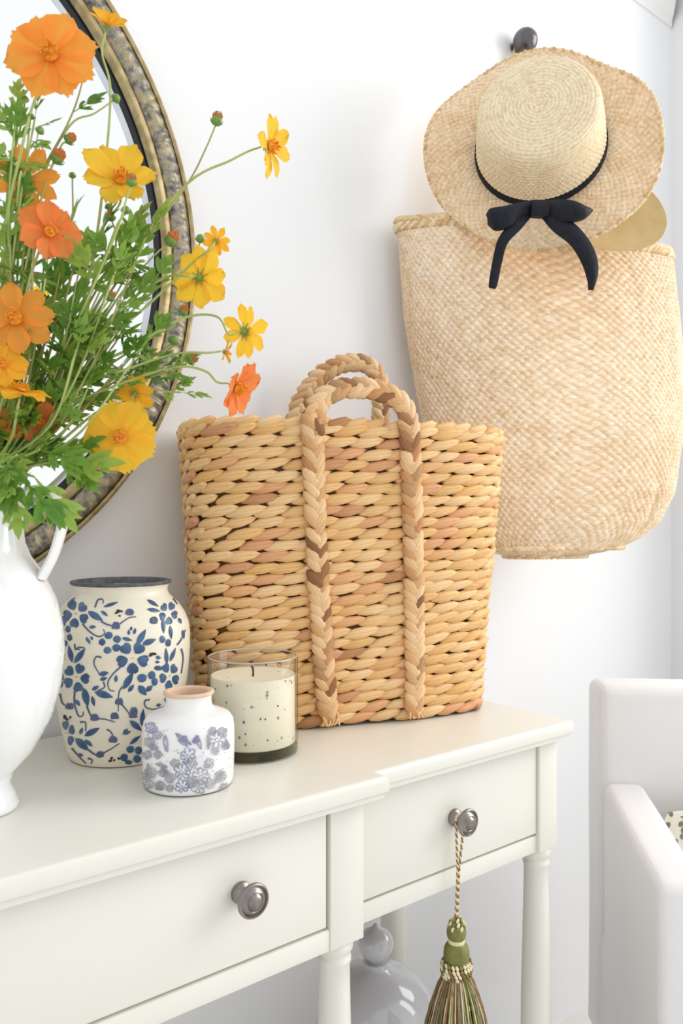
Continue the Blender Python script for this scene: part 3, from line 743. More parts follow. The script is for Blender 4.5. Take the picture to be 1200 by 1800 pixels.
for row in range(NROW):
    tz = (row + .5) / NROW
    ringp = [bk_pt(2 * PI * i / 720, tz, .0015) for i in range(721)]
    acc = [0.0]
    for i in range(720): acc.append(acc[-1] + (ringp[i + 1] - ringp[i]).length)
    N = round(acc[-1] / .0325); ph = rnd.random(); idx = 0
    for q in range(N):
        sL = ((q + ph + rnd.uniform(-.1, .1)) % N) / N * acc[-1]
        i = min(719, max(0, int(720 * sL / acc[-1])))
        while i < 719 and acc[i + 1] < sL: i += 1
        while i > 0 and acc[i] > sL: i -= 1
        p = ringp[i].lerp(ringp[i + 1], (sL - acc[i]) / max(1e-9, acc[i + 1] - acc[i]))
        tg = (ringp[(i + 2) % 720] - ringp[i - 1]).normalized(); nn = tg.cross(UV_)
        if nn.dot(p - BC) < 0: nn = -nn
        curv = (ringp[(i + 14) % 720] - ringp[i]).normalized().dot((ringp[i] - ringp[i - 14]).normalized())
        kx = 1.0 if curv > .93 else .55
        dirx = nn.cross(UV_) * -1                                     # runs left to right as seen from outside
        tilt = R(rnd.uniform(4, 10))
        x = (dirx * math.cos(tilt) + UV_ * math.sin(tilt))
        x = (x + nn * .07).normalized()
        p = p + nn * rnd.uniform(-.0006, .0012) + Vector((0, 0, rnd.uniform(-.0008, .0008)))
        M = frame(x, nn, p) @ Matrix.Diagonal((kx * rnd.uniform(.92, 1.12), rnd.uniform(.92, 1.06), 1, 1))
        vw = (Vector((0, 0, ZC)) - p); face = nn.dot(vw.normalized())
        cells.append((face / vw.length, M, rnd.randrange(5)))
cells.sort(key=lambda c: -c[0])
for sc, M, v_ in cells[:300]: link('weave_strand', LZM[v_], t, M)
mb = MB()
for sc, M, v_ in cells[300:]: mb.merge(LZ[v_], M)
part('weave_strands_joined', mb, 'hyacinth_joined', t, True, 0, kind='stuff')
# rolled rim
mb = MB(); ringp = [bk_pt(2 * PI * i / 200, 1.0, -.002) + Vector((0, 0, .001)) for i in range(200)]
RLZ = lozenge(.040, .015, .018, 9); RLM = mesh_of(RLZ, 'rim_strand', 'hyacinth', True, 0)
acc = 0.0; nxt = 0.0
for i in range(200):
    a, b_ = ringp[i], ringp[(i + 1) % 200]; acc += (b_ - a).length
    if acc >= nxt:
        nxt += .0275; tg = (b_ - a).normalized(); n_ = tg.cross(UV_)
        if n_.dot(a - BC) < 0: n_ = -n_
        x = (n_.cross(UV_) * -1 + UV_ * .22).normalized()
        link('rim_strand', RLM, t, frame(x, n_, a))
# braided straps and handle loops
BR = [lozenge(.0300, .0158, .0110, 20 + s_) for s_ in range(4)]
BRM = [mesh_of(q, 'braid_strand', 'hyacinth_braid', True, 0) for q in BR]
def surf_at(px, tz, front=True):
    best = None
    for i in range(1440):
        th = 2 * PI * i / 1440
        p = bk_pt(th, tz, .0075)
        if (math.sin(th) < 0) != front: continue
        D = depth(p); q = CX + F * (p.x * RV.x + p.y * RV.y) / D
        if best is None or abs(q - px) < best[0]: best = (abs(q - px), p)
    return best[1]
def braid(path, normals, rad, both=False, step=.0135, core=True):
    pts = catmull(path, 10); nrm = catmull(normals, 10)
    if core: part('braid_core', MB().tube(pts[::4] + [pts[-1]], rad * .55, 7), 'hyacinth_core', t)
    acc = 0.0; nxt = 0.0; k_ = 0
    for i in range(len(pts) - 1):
        acc += (pts[i + 1] - pts[i]).length
        while acc >= nxt:
            nxt += step / 2; k_ += 1
            tg = (pts[i + 1] - pts[i]).normalized(); n_ = nrm[i] - tg * nrm[i].dot(tg); n_.normalize(); sd = tg.cross(n_); sg = 1 if k_ % 2 else -1
            for f_ in ((1, -1) if both else (1,)):
                x = (tg * .86 - sd * sg * .52 + n_ * f_ * .06).normalized()
                p = pts[i] + sd * sg * rad * .56 + n_ * f_ * (rad * .42 + rnd.uniform(-.0006, .0006))
                link('braid_strand', BRM[rnd.randrange(4)], t, frame(x, n_ * f_, p) @ Matrix.Diagonal((rnd.uniform(.9, 1.1), rnd.uniform(.9, 1.1), 1, 1)))
fn = [-BN + Vector((0, 0, .12))] * 9
for pxs in ((549, 551, 556, 560, 566, 572, 578), (719, 722, 725, 727, 728, 728, 726)):
    tzs = (1.0, .85, .66, .5, .33, .15, .02)
    path = [surf_at(px, tz) for px, tz in zip(pxs, tzs)]
    braid(path, fn[:7], .0080)
    # frayed cut ends of the strap at the foot
    mb = MB(); e = path[-1]
    for q in range(9):
        x0 = e + BU * rnd.uniform(-.010, .010) - BN * rnd.uniform(.001, .005) + Vector((0, 0, .010))
        mb.tube([x0, x0 + Vector((0, 0, -.007)) + BU * rnd.uniform(-.002, .002) - BN * .002, x0 + Vector((0, 0, -.0155)) + BU * rnd.uniform(-.006, .006) - BN * rnd.uniform(.001, .006)], [.0022, .002, .0009], 5)
    part('frayed_end', mb, 'hyacinth_joined', t, kind='stuff')
a_ = surf_at(549, 1.0); b_ = surf_at(719, 1.0)
def loop(px_list, Da, Db):
    return [W(px, py, Da + (Db - Da) * i / (len(px_list) - 1)) for i, (px, py) in enumerate(px_list)]
braid(loop([(551, 748), (556, 716), (572, 696), (600, 684), (635, 682), (668, 688), (697, 702), (714, 724), (720, 758)], depth(a_), depth(b_)), fn, .0070, True)
a_ = surf_at(523, 1.0, False); b_ = surf_at(664, 1.0, False)
braid(loop([(517, 766), (522, 726), (537, 694), (562, 662), (596, 642), (630, 638), (654, 648), (667, 674), (669, 720), (667, 768)], depth(a_) - .012, depth(b_) - .012), [-BN] * 10, .0082, True)

# ------------------------------------------------------------------ peg on the wall
KP = on_y(923, 72, 0.9555)
t = thing('wall_peg', (KP.x, WY, KP.z - .026), 'dark metal ball-ended peg fixed high on the white wall', 'peg')
My = Matrix.Translation((KP.x, WY, KP.z)) @ Matrix.Rotation(PI / 2, 4, 'X')
part('backplate', MB().lathe([(0, .0005), (.0085, .0005), (.0085, .0015), (.007, .003), (.0, .003)], 32, My), 'gunmetal', t)
part('stem', MB().lathe([(0, .002), (.006, .002), (.0055, .006), (.0055, .012), (0, .012)], 24, My), 'gunmetal', t)
part('ball', MB().ball(KP, .0232, None, 32, 20), 'gunmetal', t, label='glossy dark ball end')

# ------------------------------------------------------------------ weave relief
def weave(s_, t_):
    i, j = math.floor(s_), math.floor(t_); fs_, ft = s_ - i, t_ - j
    over = ((i + j) % 2 == 0)
    a, b_ = (fs_, ft) if over else (ft, fs_)
    h = math.sqrt(max(0.0, math.sin(PI * b_))) * (.55 + .45 * math.sin(PI * a))
    q = math.sin((i if over else j) * 12.9898 + (j if over else i) * 4.1414 + (7.7 if over else 1.3)) * 43758.5453
    return h, q - math.floor(q)

# ------------------------------------------------------------------ big palm bag hanging on the peg
GU = Vector((math.cos(R(22)), -math.sin(R(22)), 0)); GN = Vector((-math.sin(R(22)), -math.cos(R(22)), 0))   # along; out of the wall
GC = Vector((1.0847, 0.8700, 0))
GZ0, GZ1 = 0.958, 1.508
def g_t(px):
    r_ = (px - CX) / F; lat0 = GC.dot(RV); D0 = depth(GC); return (r_ * D0 - lat0) / (GU.dot(RV) - r_ * GU.dot(DV))
gv = [0, .012, .03, .06, .11, .2, .4, .7, .9, 1.0]
gl = [g_t(p) for p in (905, 868, 845, 822, 800, 778, 749, 714, 703, 698)]
gr = [g_t(p) for p in (1000, 1050, 1085, 1118, 1150, 1173, 1190, 1187, 1179, 1174)]
gb = [.035, .045, .054, .062, .070, .078, .082, .066, .046, .036]
gk = [.02, .03, .034, .036, .038, .04, .04, .036, .03, .026]
def bag_pt(fr, v_, disp=True, inset=0.0):
    l, r_ = smooth_interp(gv, gl, v_), smooth_interp(gv, gr, v_)
    a = (r_ - l) / 2 - inset; c = (l + r_) / 2
    th = 2 * PI * fr; co, si = math.cos(th), math.sin(th); e = 2 / 2.5
    bb = (smooth_interp(gv, gb, v_) if si > 0 else smooth_interp(gv, gk, v_)) - inset
    x = a * math.copysign(abs(co) ** e, co); y = bb * math.copysign(abs(si) ** e, si)
    z = GZ0 + (GZ1 - GZ0) * v_ + (.010 * math.sin(PI * min(1, max(0, (x + .24) / .22))) * max(0, v_ - .8) * 5 if x < -.02 else 0)
    n_ = GU * (math.copysign(abs(co) ** (2 - e), co) / a) + GN * (math.copysign(abs(si) ** (2 - e), si) / bb)
    n_.normalize()
    return GC + GU * (c + x) + GN * y + Vector((0, 0, z)), n_
t = thing('straw_bag', (GC.x, GC.y, GZ0), 'large plaited palm-straw bag hanging from the wall peg below the hats', 'bag')
NU, NV = 620, 250; mb = MB(); vs = []; tone = []
per = 1.22; p_ = .0142
for j in range(NV + 1):
    v_ = (j / NV) ** 1.0
    for i in range(NU):
        fr = i / NU; P0, n_ = bag_pt(fr, v_)
        U = fr * per; V = v_ * (GZ1 - GZ0)
        wob = .35 * noise.noise((U * 30, V * 30, 3))
        N2 = round(per / p_)
        s_ = (fr * N2 + V / p_ * 1.0) + wob; t_ = (fr * N2 - V / p_ * 1.0) + wob
        h, q = weave(s_, t_)
        low = noise.noise((U * 6, V * 5, 9)) * .006 + noise.noise((U * 22, V * 18, 2)) * .0022
        crease = -.007 * math.exp(-(((U - .16 - (V - .06) * .35) / .010) ** 2)) * math.exp(-((V - .075) / .05) ** 2)
        P0 = P0 + n_ * (h * .0034 + low * (1 - .5 * (v_ > .95)) + crease)
        if P0.y > WY - .003: P0.y = WY - .003
        vs.append(P0); tone.append(min(1, max(0, .16 + .46 * h * (.65 + .35 * q) + .10 * q + .22 * noise.noise((U * 5, V * 4, 5)) + .16 * noise.noise((U * 70, V * 70, 8)))))  # tone falls with weave height: shade of the pits painted in
fs = []
for j in range(NV):
    for i in range(NU): fs.append((j * NU + i, j * NU + (i + 1) % NU, (j + 1) * NU + (i + 1) % NU, (j + 1) * NU + i))
fs.append(tuple(range(NU - 1, -1, -1)))
mb.add(vs, fs); mb.tone = tone
part('woven_body', mb, 'palm_weave', t, True, 0)
mb = MB(); vs = []; fs = []
for j in range(6):
    for i in range(80): vs.append(bag_pt(i / 80, 1 - j * .1, inset=.007)[0])
for j in range(5):
    for i in range(80): fs.append(((j + 1) * 80 + i, (j + 1) * 80 + (i + 1) % 80, j * 80 + (i + 1) % 80, j * 80 + i))
part('lining', mb.add(vs, fs), 'rope_straw', t)
RP = lozenge(.022, .0105, .009, 40)
def rope_ring(name, v_, off, count, dz=0.0, tl=.35):
    mb = MB()
    for q in range(count):
        P0, n_ = bag_pt(q / count, v_); P1, _ = bag_pt((q + .5) / count, v_)
        tg = (P1 - P0).normalized(); x = (tg + UV_ * tl).normalized()
        P0 = P0 + n_ * off + Vector((0, 0, dz))
        if P0.y > WY - .009: P0.y = WY - .009
        mb.merge(RP, frame(x, n_, P0))
    return part(name, mb, 'rope_straw', t, True, 0, kind='stuff')
rope_ring('plaited_rim', 1.0, .001, 92, -.002); rope_ring('plaited_rim', .975, .003, 92, 0, -.45)
rope_ring('base_seam', .030, .001, 84); rope_ring('base_seam', .006, -.001, 74, 0, -.4)
for sg in (1, -1):
    for off in ((.03 if sg > 0 else -.02),):
        l0 = GC + GU * -.075 + GN * off; l0.z = GZ1 - .01
        l1 = GC + GU * .145 + GN * off; l1.z = GZ1 - .01
        top = Vector((KP.x + .004, WY - .0085 - .001 * (sg > 0), KP.z + .003))
        path = catmull([l0, l0.lerp(top, .5) + GU * -.02, top + Vector((-.012, 0, -.02)), top + Vector((0, 0, .0035)), top + Vector((.012, 0, -.02)), l1.lerp(top, .5) + GU * .02, l1], 8)
        for p in path: p.y = min(p.y, WY - .0055)
        part('handle', MB().tube(path, .0034, 8), 'rope_straw', t)

# ------------------------------------------------------------------ straw hat with black ribbon
HC = W(949, 262, 1.275)
HN = cdir(-.27, .22, 1.0)
HM = frame_z(HN, RV, HC)            # local x right, y up, z out
t = thing('straw_hat', HM @ Vector((0, -.19, 0)), 'wide-brimmed straw hat with a black ribbon bow hanging over the straw bag', 'hat')
RB, RCW = .1825, .1005
def brim_z(a, r_):
    k_ = max(0, (r_ - RCW) / (RB - RCW))
    return k_ ** 1.6 * (.010 * math.sin(2 * a + .6) + .012 * math.sin(a * 3 - .8) * .6 + .004 * math.sin(5 * a)) + .006 * k_
def brim_R(a):
    a = a % (2 * PI); return RB * (.995 + .036 * math.cos(2 * (a - 2.45)) - .070 * math.exp(-((a - .85) / .40) ** 2) + .052 * math.exp(-((a - 1.75) / .38) ** 2))
mb = MB(); NA, NRr = 560, 56; vs = []; tone = []; fs = []
for j in range(NRr + 1):
    for i in range(NA):
        a = 2 * PI * i / NA; ro = brim_R(a); r_ = RCW - .006 + (ro - RCW + .006) * j / NRr
        s_ = a / (2 * PI) * 84 + (r_ / .0105); t_ = a / (2 * PI) * 84 - (r_ / .0105)
        h, q = weave(s_, t_)
        vs.append(HM @ Vector((math.cos(a) * r_, math.sin(a) * r_, brim_z(a, r_) + h * .0020 + .002 * noise.noise((math.cos(a) * 8, math.sin(a) * 8, r_ * 40)))))
        tone.append(min(1, max(0, .15 + .50 * h * (.6 + .4 * q) + .12 * q + .22 * noise.noise((math.cos(a) * 5, math.sin(a) * 5, r_ * 20)))))  # brim hollows toned darker, shade between strands put into the colour
for j in range(NRr):
    for i in range(NA): fs.append((j * NA + i, j * NA + (i + 1) % NA, (j + 1) * NA + (i + 1) % NA, (j + 1) * NA + i))
o2 = len(vs)
for j in range(9):
    for i in range(NA):
        a = 2 * PI * i / NA; ro = brim_R(a); r_ = RCW - .006 + (ro - RCW + .006) * (8 - j) / 8
        vs.append(HM @ Vector((math.cos(a) * r_, math.sin(a) * r_, brim_z(a, r_) - .0022))); tone.append(.4)
for j in range(8):
    for i in range(NA): fs.append((o2 + j * NA + i, o2 + j * NA + (i + 1) % NA, o2 + (j + 1) * NA + (i + 1) % NA, o2 + (j + 1) * NA + i))
mb.add(vs, fs); mb.tone = tone; part('brim', mb, 'hat_straw', t, True, 0)
mb = MB(); RE = lozenge(.0135, .0062, .0062, 50)
for q in range(150):
    a = 2 * PI * q / 150; ro = brim_R(a) - .001; a2 = a + .01
    p0 = HM @ Vector((math.cos(a) * ro, math.sin(a) * ro, brim_z(a, ro))); p1 = HM @ Vector((math.cos(a2) * brim_R(a2), math.sin(a2) * brim_R(a2), brim_z(a2, ro)))
    mb.merge(RE, frame((p1 - p0).normalized() + HN * (.5 if q % 2 else -.2), HN, p0))
part('plaited_edge', mb, 'rope_straw', t, True, 0, kind='stuff')
# crown: coiled rows with crochet stitches
prof = [(RCW, 0.0), (RCW - .001, .012), (RCW - .003, .03), (RCW - .005, .05), (RCW - .0075, .07), (RCW - .0100, .086), (RCW - .0125, .094), (RCW - .0175, .0995), (RCW - .027, .1025), (RCW - .05, .1045), (RCW - .075, .1055), (.004, .106)]
fine = []
for i in range(len(prof) - 1):
    (r0, z0), (r1, z1) = prof[i], prof[i + 1]; L = math.hypot(r1 - r0, z1 - z0); k_ = max(2, round(L / .0009))
    for q in range(k_): fine.append((r0 + (r1 - r0) * q / k_, z0 + (z1 - z0) * q / k_))
fine.append(prof[-1])
NA = 420; vs = []; tone = []; fs = []; s_ = 0
for j, (r_, z) in enumerate(fine):
    if j: s_ += math.hypot(r_ - fine[j - 1][0], z - fine[j - 1][1])
    nj = fine[min(j + 1, len(fine) - 1)]; pj = fine[max(j - 1, 0)]; tr, tz = nj[0] - pj[0], nj[1] - pj[1]; L = math.hypot(tr, tz); nr, nz = tz / L, -tr / L
    for i in range(NA):
        a = 2 * PI * i / NA; row = s_ / .0056 + a / (2 * PI); f_ = row - math.floor(row)
        cnt = 84 if s_ < .075 else max(14, int(84 * r_ / .09)); st = (a / (2 * PI) * cnt + .5 * (math.floor(row) % 2)) % 1
        k_ = .85 if s_ < .055 else .25
        h = (.0017 if s_ < .055 else .0011) * math.sin(PI * f_) ** .6 * (1 - k_ + k_ * math.sin(PI * st))
        rr, zz = r_ + nr * h, z + nz * h
        vs.append(HM @ Vector((math.cos(a) * rr, math.sin(a) * rr, zz)))
        tone.append(min(1, max(0, .10 + 640 * h + .18 * noise.noise((a * 3, s_ * 30, 1)) + .1 * (s_ > .08))))  # grooves between coils and stitches get painted shade through the tone
k_ = len(fine)
for j in range(k_ - 1):
    for i in range(NA): fs.append((j * NA + i, j * NA + (i + 1) % NA, (j + 1) * NA + (i + 1) % NA, (j + 1) * NA + i))
fs.append(tuple((k_ - 1) * NA + i for i in range(NA)))
mb = MB().add(vs, fs); mb.tone = tone; part('crown', mb, 'crown_straw', t, True, 0)
rb = part('hat_band', MB().lathe([(RCW + .0005, .0012), (RCW + .0030, .0015), (RCW + .0028, .0075), (RCW + .0018, .0135), (RCW - .001, .0140)], 96, HM), 'ribbon', t, True, 50, label='black ribbon band')
def strip(L, Rr, Ds, thick=.0016, bulge=.004):
    """ribbon between two traced edges, at its own distances"""
    n_ = len(L); A = catmull([W(*p, D) for p, D in zip(L, Ds)], 5); B = catmull([W(*p, D) for p, D in zip(Rr, Ds)], 5); n_ = len(A)
    vs = []; fs = []
    for a, b_ in zip(A, B):
        w_ = (b_ - a).length
        for k_ in range(5):
            f_ = k_ / 4; vs.append(a.lerp(b_, f_) - DV * (bulge * math.sin(PI * f_) * min(1, w_ / .02)))
        for k_ in range(5):
            f_ = 1 - k_ / 4; vs.append(a.lerp(b_, f_) - DV * (bulge * math.sin(PI * f_) * min(1, w_ / .02) - thick))
    for i in range(n_ - 1):
        for q in range(10): fs.append((i * 10 + q, i * 10 + (q + 1) % 10, (i + 1) * 10 + (q + 1) % 10, (i + 1) * 10 + q))
    fs.append(tuple(range(9, -1, -1))); fs.append(tuple((n_ - 1) * 10 + q for q in range(10)))
    return MB().add(vs, fs)
bd = 1.158
bow = part('bow', strip([(934, 352), (936, 351), (955, 351), (962, 352)], [(932, 376), (936, 379), (956, 380), (964, 378)], [bd - .008] * 4, .010, .006), 'ribbon', t, label='knot of the black bow')
part('bow_loop', strip([(936, 352), (912, 356), (885, 362), (862, 366), (855, 374)], [(936, 374), (915, 380), (897, 396), (874, 403), (858, 392)], [bd, bd - .006, bd - .012, bd - .010, bd - .002], .008, .007), 'ribbon', bow)
part('bow_loop', strip([(958, 352), (985, 350), (1010, 353), (1030, 362), (1042, 368)], [(958, 376), (980, 388), (1008, 388), (1028, 383), (1042, 371)], [bd, bd - .006, bd - .012, bd - .010, bd - .004], .008, .007), 'ribbon', bow)
part('ribbon_tail', strip([(920, 366), (902, 384), (876, 418), (866, 455), (859, 498), (860, 506)], [(936, 378), (916, 402), (892, 428), (882, 462), (874, 500), (870, 508)], [bd + .002, bd - .006, bd - .006, bd - .002, bd, bd], .0016, .003), 'ribbon', bow)
part('ribbon_tail', strip([(948, 378), (972, 406), (1002, 430), (1022, 462), (1032, 492), (1034, 510)], [(972, 378), (1006, 390), (1034, 420), (1049, 452), (1051, 482), (1043, 510)], [bd + .002, bd - .006, bd - .008, bd - .004, bd, bd], .0016, .004), 'ribbon', bow)

# second hat, mostly behind the first
H2 = W(1046, 362, 1.318); N2_ = cdir(.05, .12, 1.0); ax = cdir(1, -.36, .0)
HM2 = frame_z(N2_, ax, H2)
t = thing('plain_hat', HM2 @ Vector((0, -.07, 0)), 'smooth plain tan hat tucked behind the ribboned straw hat', 'hat')
el = Matrix.Diagonal((1.0, .60, 1, 1))
part('brim', MB().lathe([(0, -.010), (.04, -.009), (.07, -.004), (.09, .0), (.11, .002), (.119, .005), (.1215, .0058), (.1222, .0048), (.1205, .0030), (.111, .000), (.09, -.003), (.06, -.008)], 72, HM2 @ el), 'hat_tan', t, True, 50)
part('crown', MB().lathe([(.068, -.006), (.066, -.014), (.058, -.024), (.043, -.029), (0, -.030)], 60, HM2 @ el), 'hat_tan', t, True, 50)

# ------------------------------------------------------------------ tassel hanging on the drawer knob
TX, TY = 0.6755, YS + .001 - .0102
TK = Vector((TX + .0065, TY, .6745))
def tzpx(py): return ZC - (py - HY) / F * depth(Vector((TX, TY, 0)))
t = thing('tassel', (TX, TY, .50), 'olive and gold silk tassel hung by a twisted cord from the drawer knob', 'tassel')
mb = MB(); z0 = tzpx(1612)
for sg in (1, -1):
    pts = []
    for i in range(61):
        f_ = i / 60; sep = .0062 * max(0, 1 - f_ * 1.9) + .0010; z = .6745 - .0005 + (z0 - .6745) * f_
        pts.append(Vector((TX + .0065 * (1 - f_) + sg * sep, TY, z)))
    for st in range(2):
        q = [p + Vector((math.cos(i * 1.5 + st * PI) * .0009, math.sin(i * 1.5 + st * PI) * .0009, 0)) for i, p in enumerate(pts)]
        mb.tube(q, .0010, 5, st)
arc = [TK + Vector((math.cos(a) * .0072, 0, math.sin(a) * .0068)) for a in [PI * i / 16 for i in range(17)]]
mb.tube(arc, .0017, 6, 0)
part('cord', mb, ['tassel_cream', 'tassel_brown'], t, label='twisted cream and brown hanging cord')
cy = Vector((TX, TY, 0)); TM = Matrix.Translation(cy)
def zp(*l): return [(r_, tzpx(py)) for r_, py in l]
mb = MB()
for ring_, py, n_, rr in ((.0045, 1616, 6, .0024), (.0072, 1622, 9, .0024), (.0092, 1628, 11, .0024)):
    for q in range(n_):
        a = 2 * PI * q / n_; c = Vector((TX + math.cos(a) * ring_, TY + math.sin(a) * ring_, tzpx(py)))
        mb.ball(c, (rr * .8, rr * .8, rr * 1.3), Matrix.Rotation(.6, 4, 'Y'), 6, 5, q % 2)
part('knotted_cap', mb, ['tassel_cream', 'tassel_olive'], t)
def ribbed(l, period=.0012):
    out = []; P_ = zp(*l)
    for i in range(len(P_) - 1):
        k_ = max(2, int(abs(P_[i + 1][1] - P_[i][1]) / .0003))
        for q in range(k_):
            f_ = q / k_; z = P_[i][1] + (P_[i + 1][1] - P_[i][1]) * f_; r_ = P_[i][0] + (P_[i + 1][0] - P_[i][0]) * f_
            out.append((r_ + .0004 * abs(math.sin(z / period * PI)), z))
    return out + [P_[-1]]
part('wound_head', MB().lathe(ribbed(((.0, 1618), (.0095, 1628), (.0108, 1634), (.0110, 1640), (.0102, 1647), (.0085, 1650))), 28, TM), 'tassel_olive', t)
part('collar', MB().lathe(zp((.0085, 1648), (.0095, 1650), (.0096, 1655), (.0088, 1659)), 28, TM), 'tassel_cream', t)
part('wound_body', MB().lathe(ribbed(((.0088, 1656), (.0125, 1661), (.0142, 1668), (.0146, 1676), (.0144, 1684), (.0135, 1692), (.012, 1697))), 32, TM), 'tassel_olive', t)
mb = MB()
for ring_, py, n_ in ((.0165, 1690, 22), (.0180, 1697, 24), (.0178, 1704, 24), (.0168, 1710, 22)):
    for q in range(n_):
        a = 2 * PI * (q + .5 * (py % 2)) / n_; c = Vector((TX + math.cos(a) * ring_, TY + math.sin(a) * ring_ * .9, tzpx(py)))
        mb.ball(c, (.0021, .0021, .0032), Matrix.Rotation(a, 4, 'Z') @ Matrix.Rotation(.5, 4, 'X'), 6, 5, rnd.choice((0, 0, 1, 2)))
part('beaded_ruff', mb, ['tassel_cream', 'tassel_brown', 'tassel_olive'], t, True, 0, label='ruff of gold and brown knots')
mb = MB(); zt = tzpx(1708); zb = zt - .105
ymax = YS - .001
for q in range(420):
    a = rnd.uniform(0, 2 * PI); sh = rnd.uniform(.75, 1.0) if q > 120 else rnd.uniform(.3, .8); pts = []
    for i in range(8):
        f_ = i / 7; r_ = (.0145 + .0285 * (1 - (1 - f_) ** 2.2) * 0.95) * sh + .0006 * math.sin(i * 2 + q)
        x, y = TX + math.cos(a) * r_, TY + math.sin(a) * r_ * .9
        z = zt - f_ * (zt - zb) * rnd.uniform(.985, 1.01)
        if y > ymax - .002 and z > .592: y = ymax - .002 
        pts.append((x, y, z))
    side = math.cos(a)
    mi = rnd.choice((0, 1, 3, 3, 1, 0, 2)) if abs(side) < .6 else rnd.choice((1, 2, 2, 3, 0))
    mb.tube(pts, .0009 if mi else .0008, 4, mi, False)
part('fringe', mb, ['tassel_cream', 'tassel_olive', 'tassel_brown', 'tassel_grey'], t, True, 0, kind='stuff')

# ------------------------------------------------------------------ stoppered bottle on the lower shelf
B0 = W(660, 1700, 1.075); SHZ = .185; B0.z = SHZ
t = thing('stoppered_bottle', B0, 'pale grey round-shouldered bottle with a ball stopper under the console', 'bottle')
bz = ZC - (1694 - HY) / F * 1.075 - SHZ
part('body', MB().lathe([(0, 0), (.070, 0), (.076, .004), (.080, .02), (.0815, .08), (.0800, bz - .075), (.0770, bz - .055), (.0690, bz - .036), (.0540, bz - .020), (.0340, bz - .009), (.020, bz - .004), (.0165, bz), (.0165, bz + .004), (0, bz + .004)], 64, Matrix.Translation(B0)), 'grey_glaze', t, True, 60)
q = bz + .024
part('stopper', MB().lathe([(0, bz + .004), (.010, bz + .004), (.0115, bz + .007), (.0175, q - .012), (.0225, q - .004), (.0240, q + .004), (.0225, q + .012), (.0175, q + .0185), (.0105, q + .0225), (.0055, q + .0255), (.0025, q + .030), (0, q + .031)], 40, Matrix.Translation(B0)), 'grey_glaze', t, True, 60, label='grey ball stopper with a pointed tip')

# ------------------------------------------------------------------ slipcovered armchair
AF = (-(DV + RV * .09)).normalized(); AS = AF.cross(UV_) * -1
if AS.dot(RV) < 0: AS = -AS
P0 = W(1031, 915, 1.43); P0.z = 0                   # back left corner
t = thing('armchair', P0 + AS * .31 + AF * .24, 'white slipcovered armchair standing in the corner by the wall', 'armchair')
AM = Matrix((AS, AF, UV_)).transposed().to_4x4(); AM.translation = P0
def soft(x0, x1, y0, y1, z0, z1, bev, sub=2, slope=None):
    bm = bmesh.new(); bmesh.ops.create_cube(bm, size=1)
    for v in bm.verts:
        v.co = Vector(((x0 + x1) / 2 + v.co.x * (x1 - x0), (y0 + y1) / 2 + v.co.y * (y1 - y0), (z0 + z1) / 2 + v.co.z * (z1 - z0)))
        if slope: v.co = slope(v.co)
    bmesh.ops.bevel(bm, geom=list(bm.edges), offset=bev, segments=4, profile=.5, affect='EDGES')
    bmesh.ops.subdivide_edges(bm, edges=list(bm.edges), cuts=2, use_grid_fill=True)
    bm.verts.index_update(); mb = MB()
    mb.add([AM @ v.co + Vector((0, 0, 0)) for v in bm.verts], [tuple(v.index for v in f.verts) for f in bm.faces]); bm.free()
    for i, p in enumerate(mb.v):
        mb.v[i] = p + AS * .002 * noise.noise(p * 9) + Vector((0, 0, .0015 * noise.noise(p * 7)))
    return mb
CW = .60
part('backrest', soft(0, CW, 0, .10, .16, .742, .020), 'slipcover', t, True, 60)
for x0 in (0.004, CW - .070):
    part('arm', soft(x0, x0 + .066, .098, .405, .30, .585, .015, slope=lambda c: Vector((c.x, c.y, c.z - (.035 * (c.y - .1) / .3 if c.z > .5 else 0)))), 'slipcover', t, True, 60)
part('seat_cushion', soft(.073, CW - .073, .10, .45, .33, .43, .030), 'slipcover', t, True, 60)
part('seat_base', soft(.004, CW - .004, .09, .43, .24, .335, .012), 'slipcover', t, True, 60)
# skirt: loose cloth with a few pleats
mb = MB(); vs = []; fs = []; per_ = [(.006, .0), (CW - .006, .0), (CW - .006, .415), (.006, .415)]
path = []
for i in range(4):
    a, b_ = Vector((*per_[i], 0)), Vector((*per_[(i + 1) % 4], 0))
    for q in range(24): path.append(a.lerp(b_, q / 24))
cen = Vector((CW / 2, .21, 0))
for j in range(7):
    z = .31 - .18 * j / 6
    for i, p in enumerate(path):
        o = (p - cen).normalized(); k_ = j / 6
        vs.append(AM @ (p + o * (.004 * k_ * math.sin(i * .9) + .004 * k_) + Vector((0, 0, z + .003 * math.sin(i * .7) * k_))))
n_ = len(path)
for j in range(6):
    for i in range(n_): fs.append((j * n_ + i, j * n_ + (i + 1) % n_, (j + 1) * n_ + (i + 1) % n_, (j + 1) * n_ + i))
part('skirt', mb.add(vs, fs), 'slipcover', t, True, 60)
for lx in (.035, CW - .035):
    for ly in (.035, .38):
        part('leg', MB().lathe([(0, 0), (.013, 0), (.017, .15), (.02, .26), (0, .26)], 16, AM @ Matrix.Translation((lx, ly, 0))), 'dark_wood', t, label='dark wooden leg')
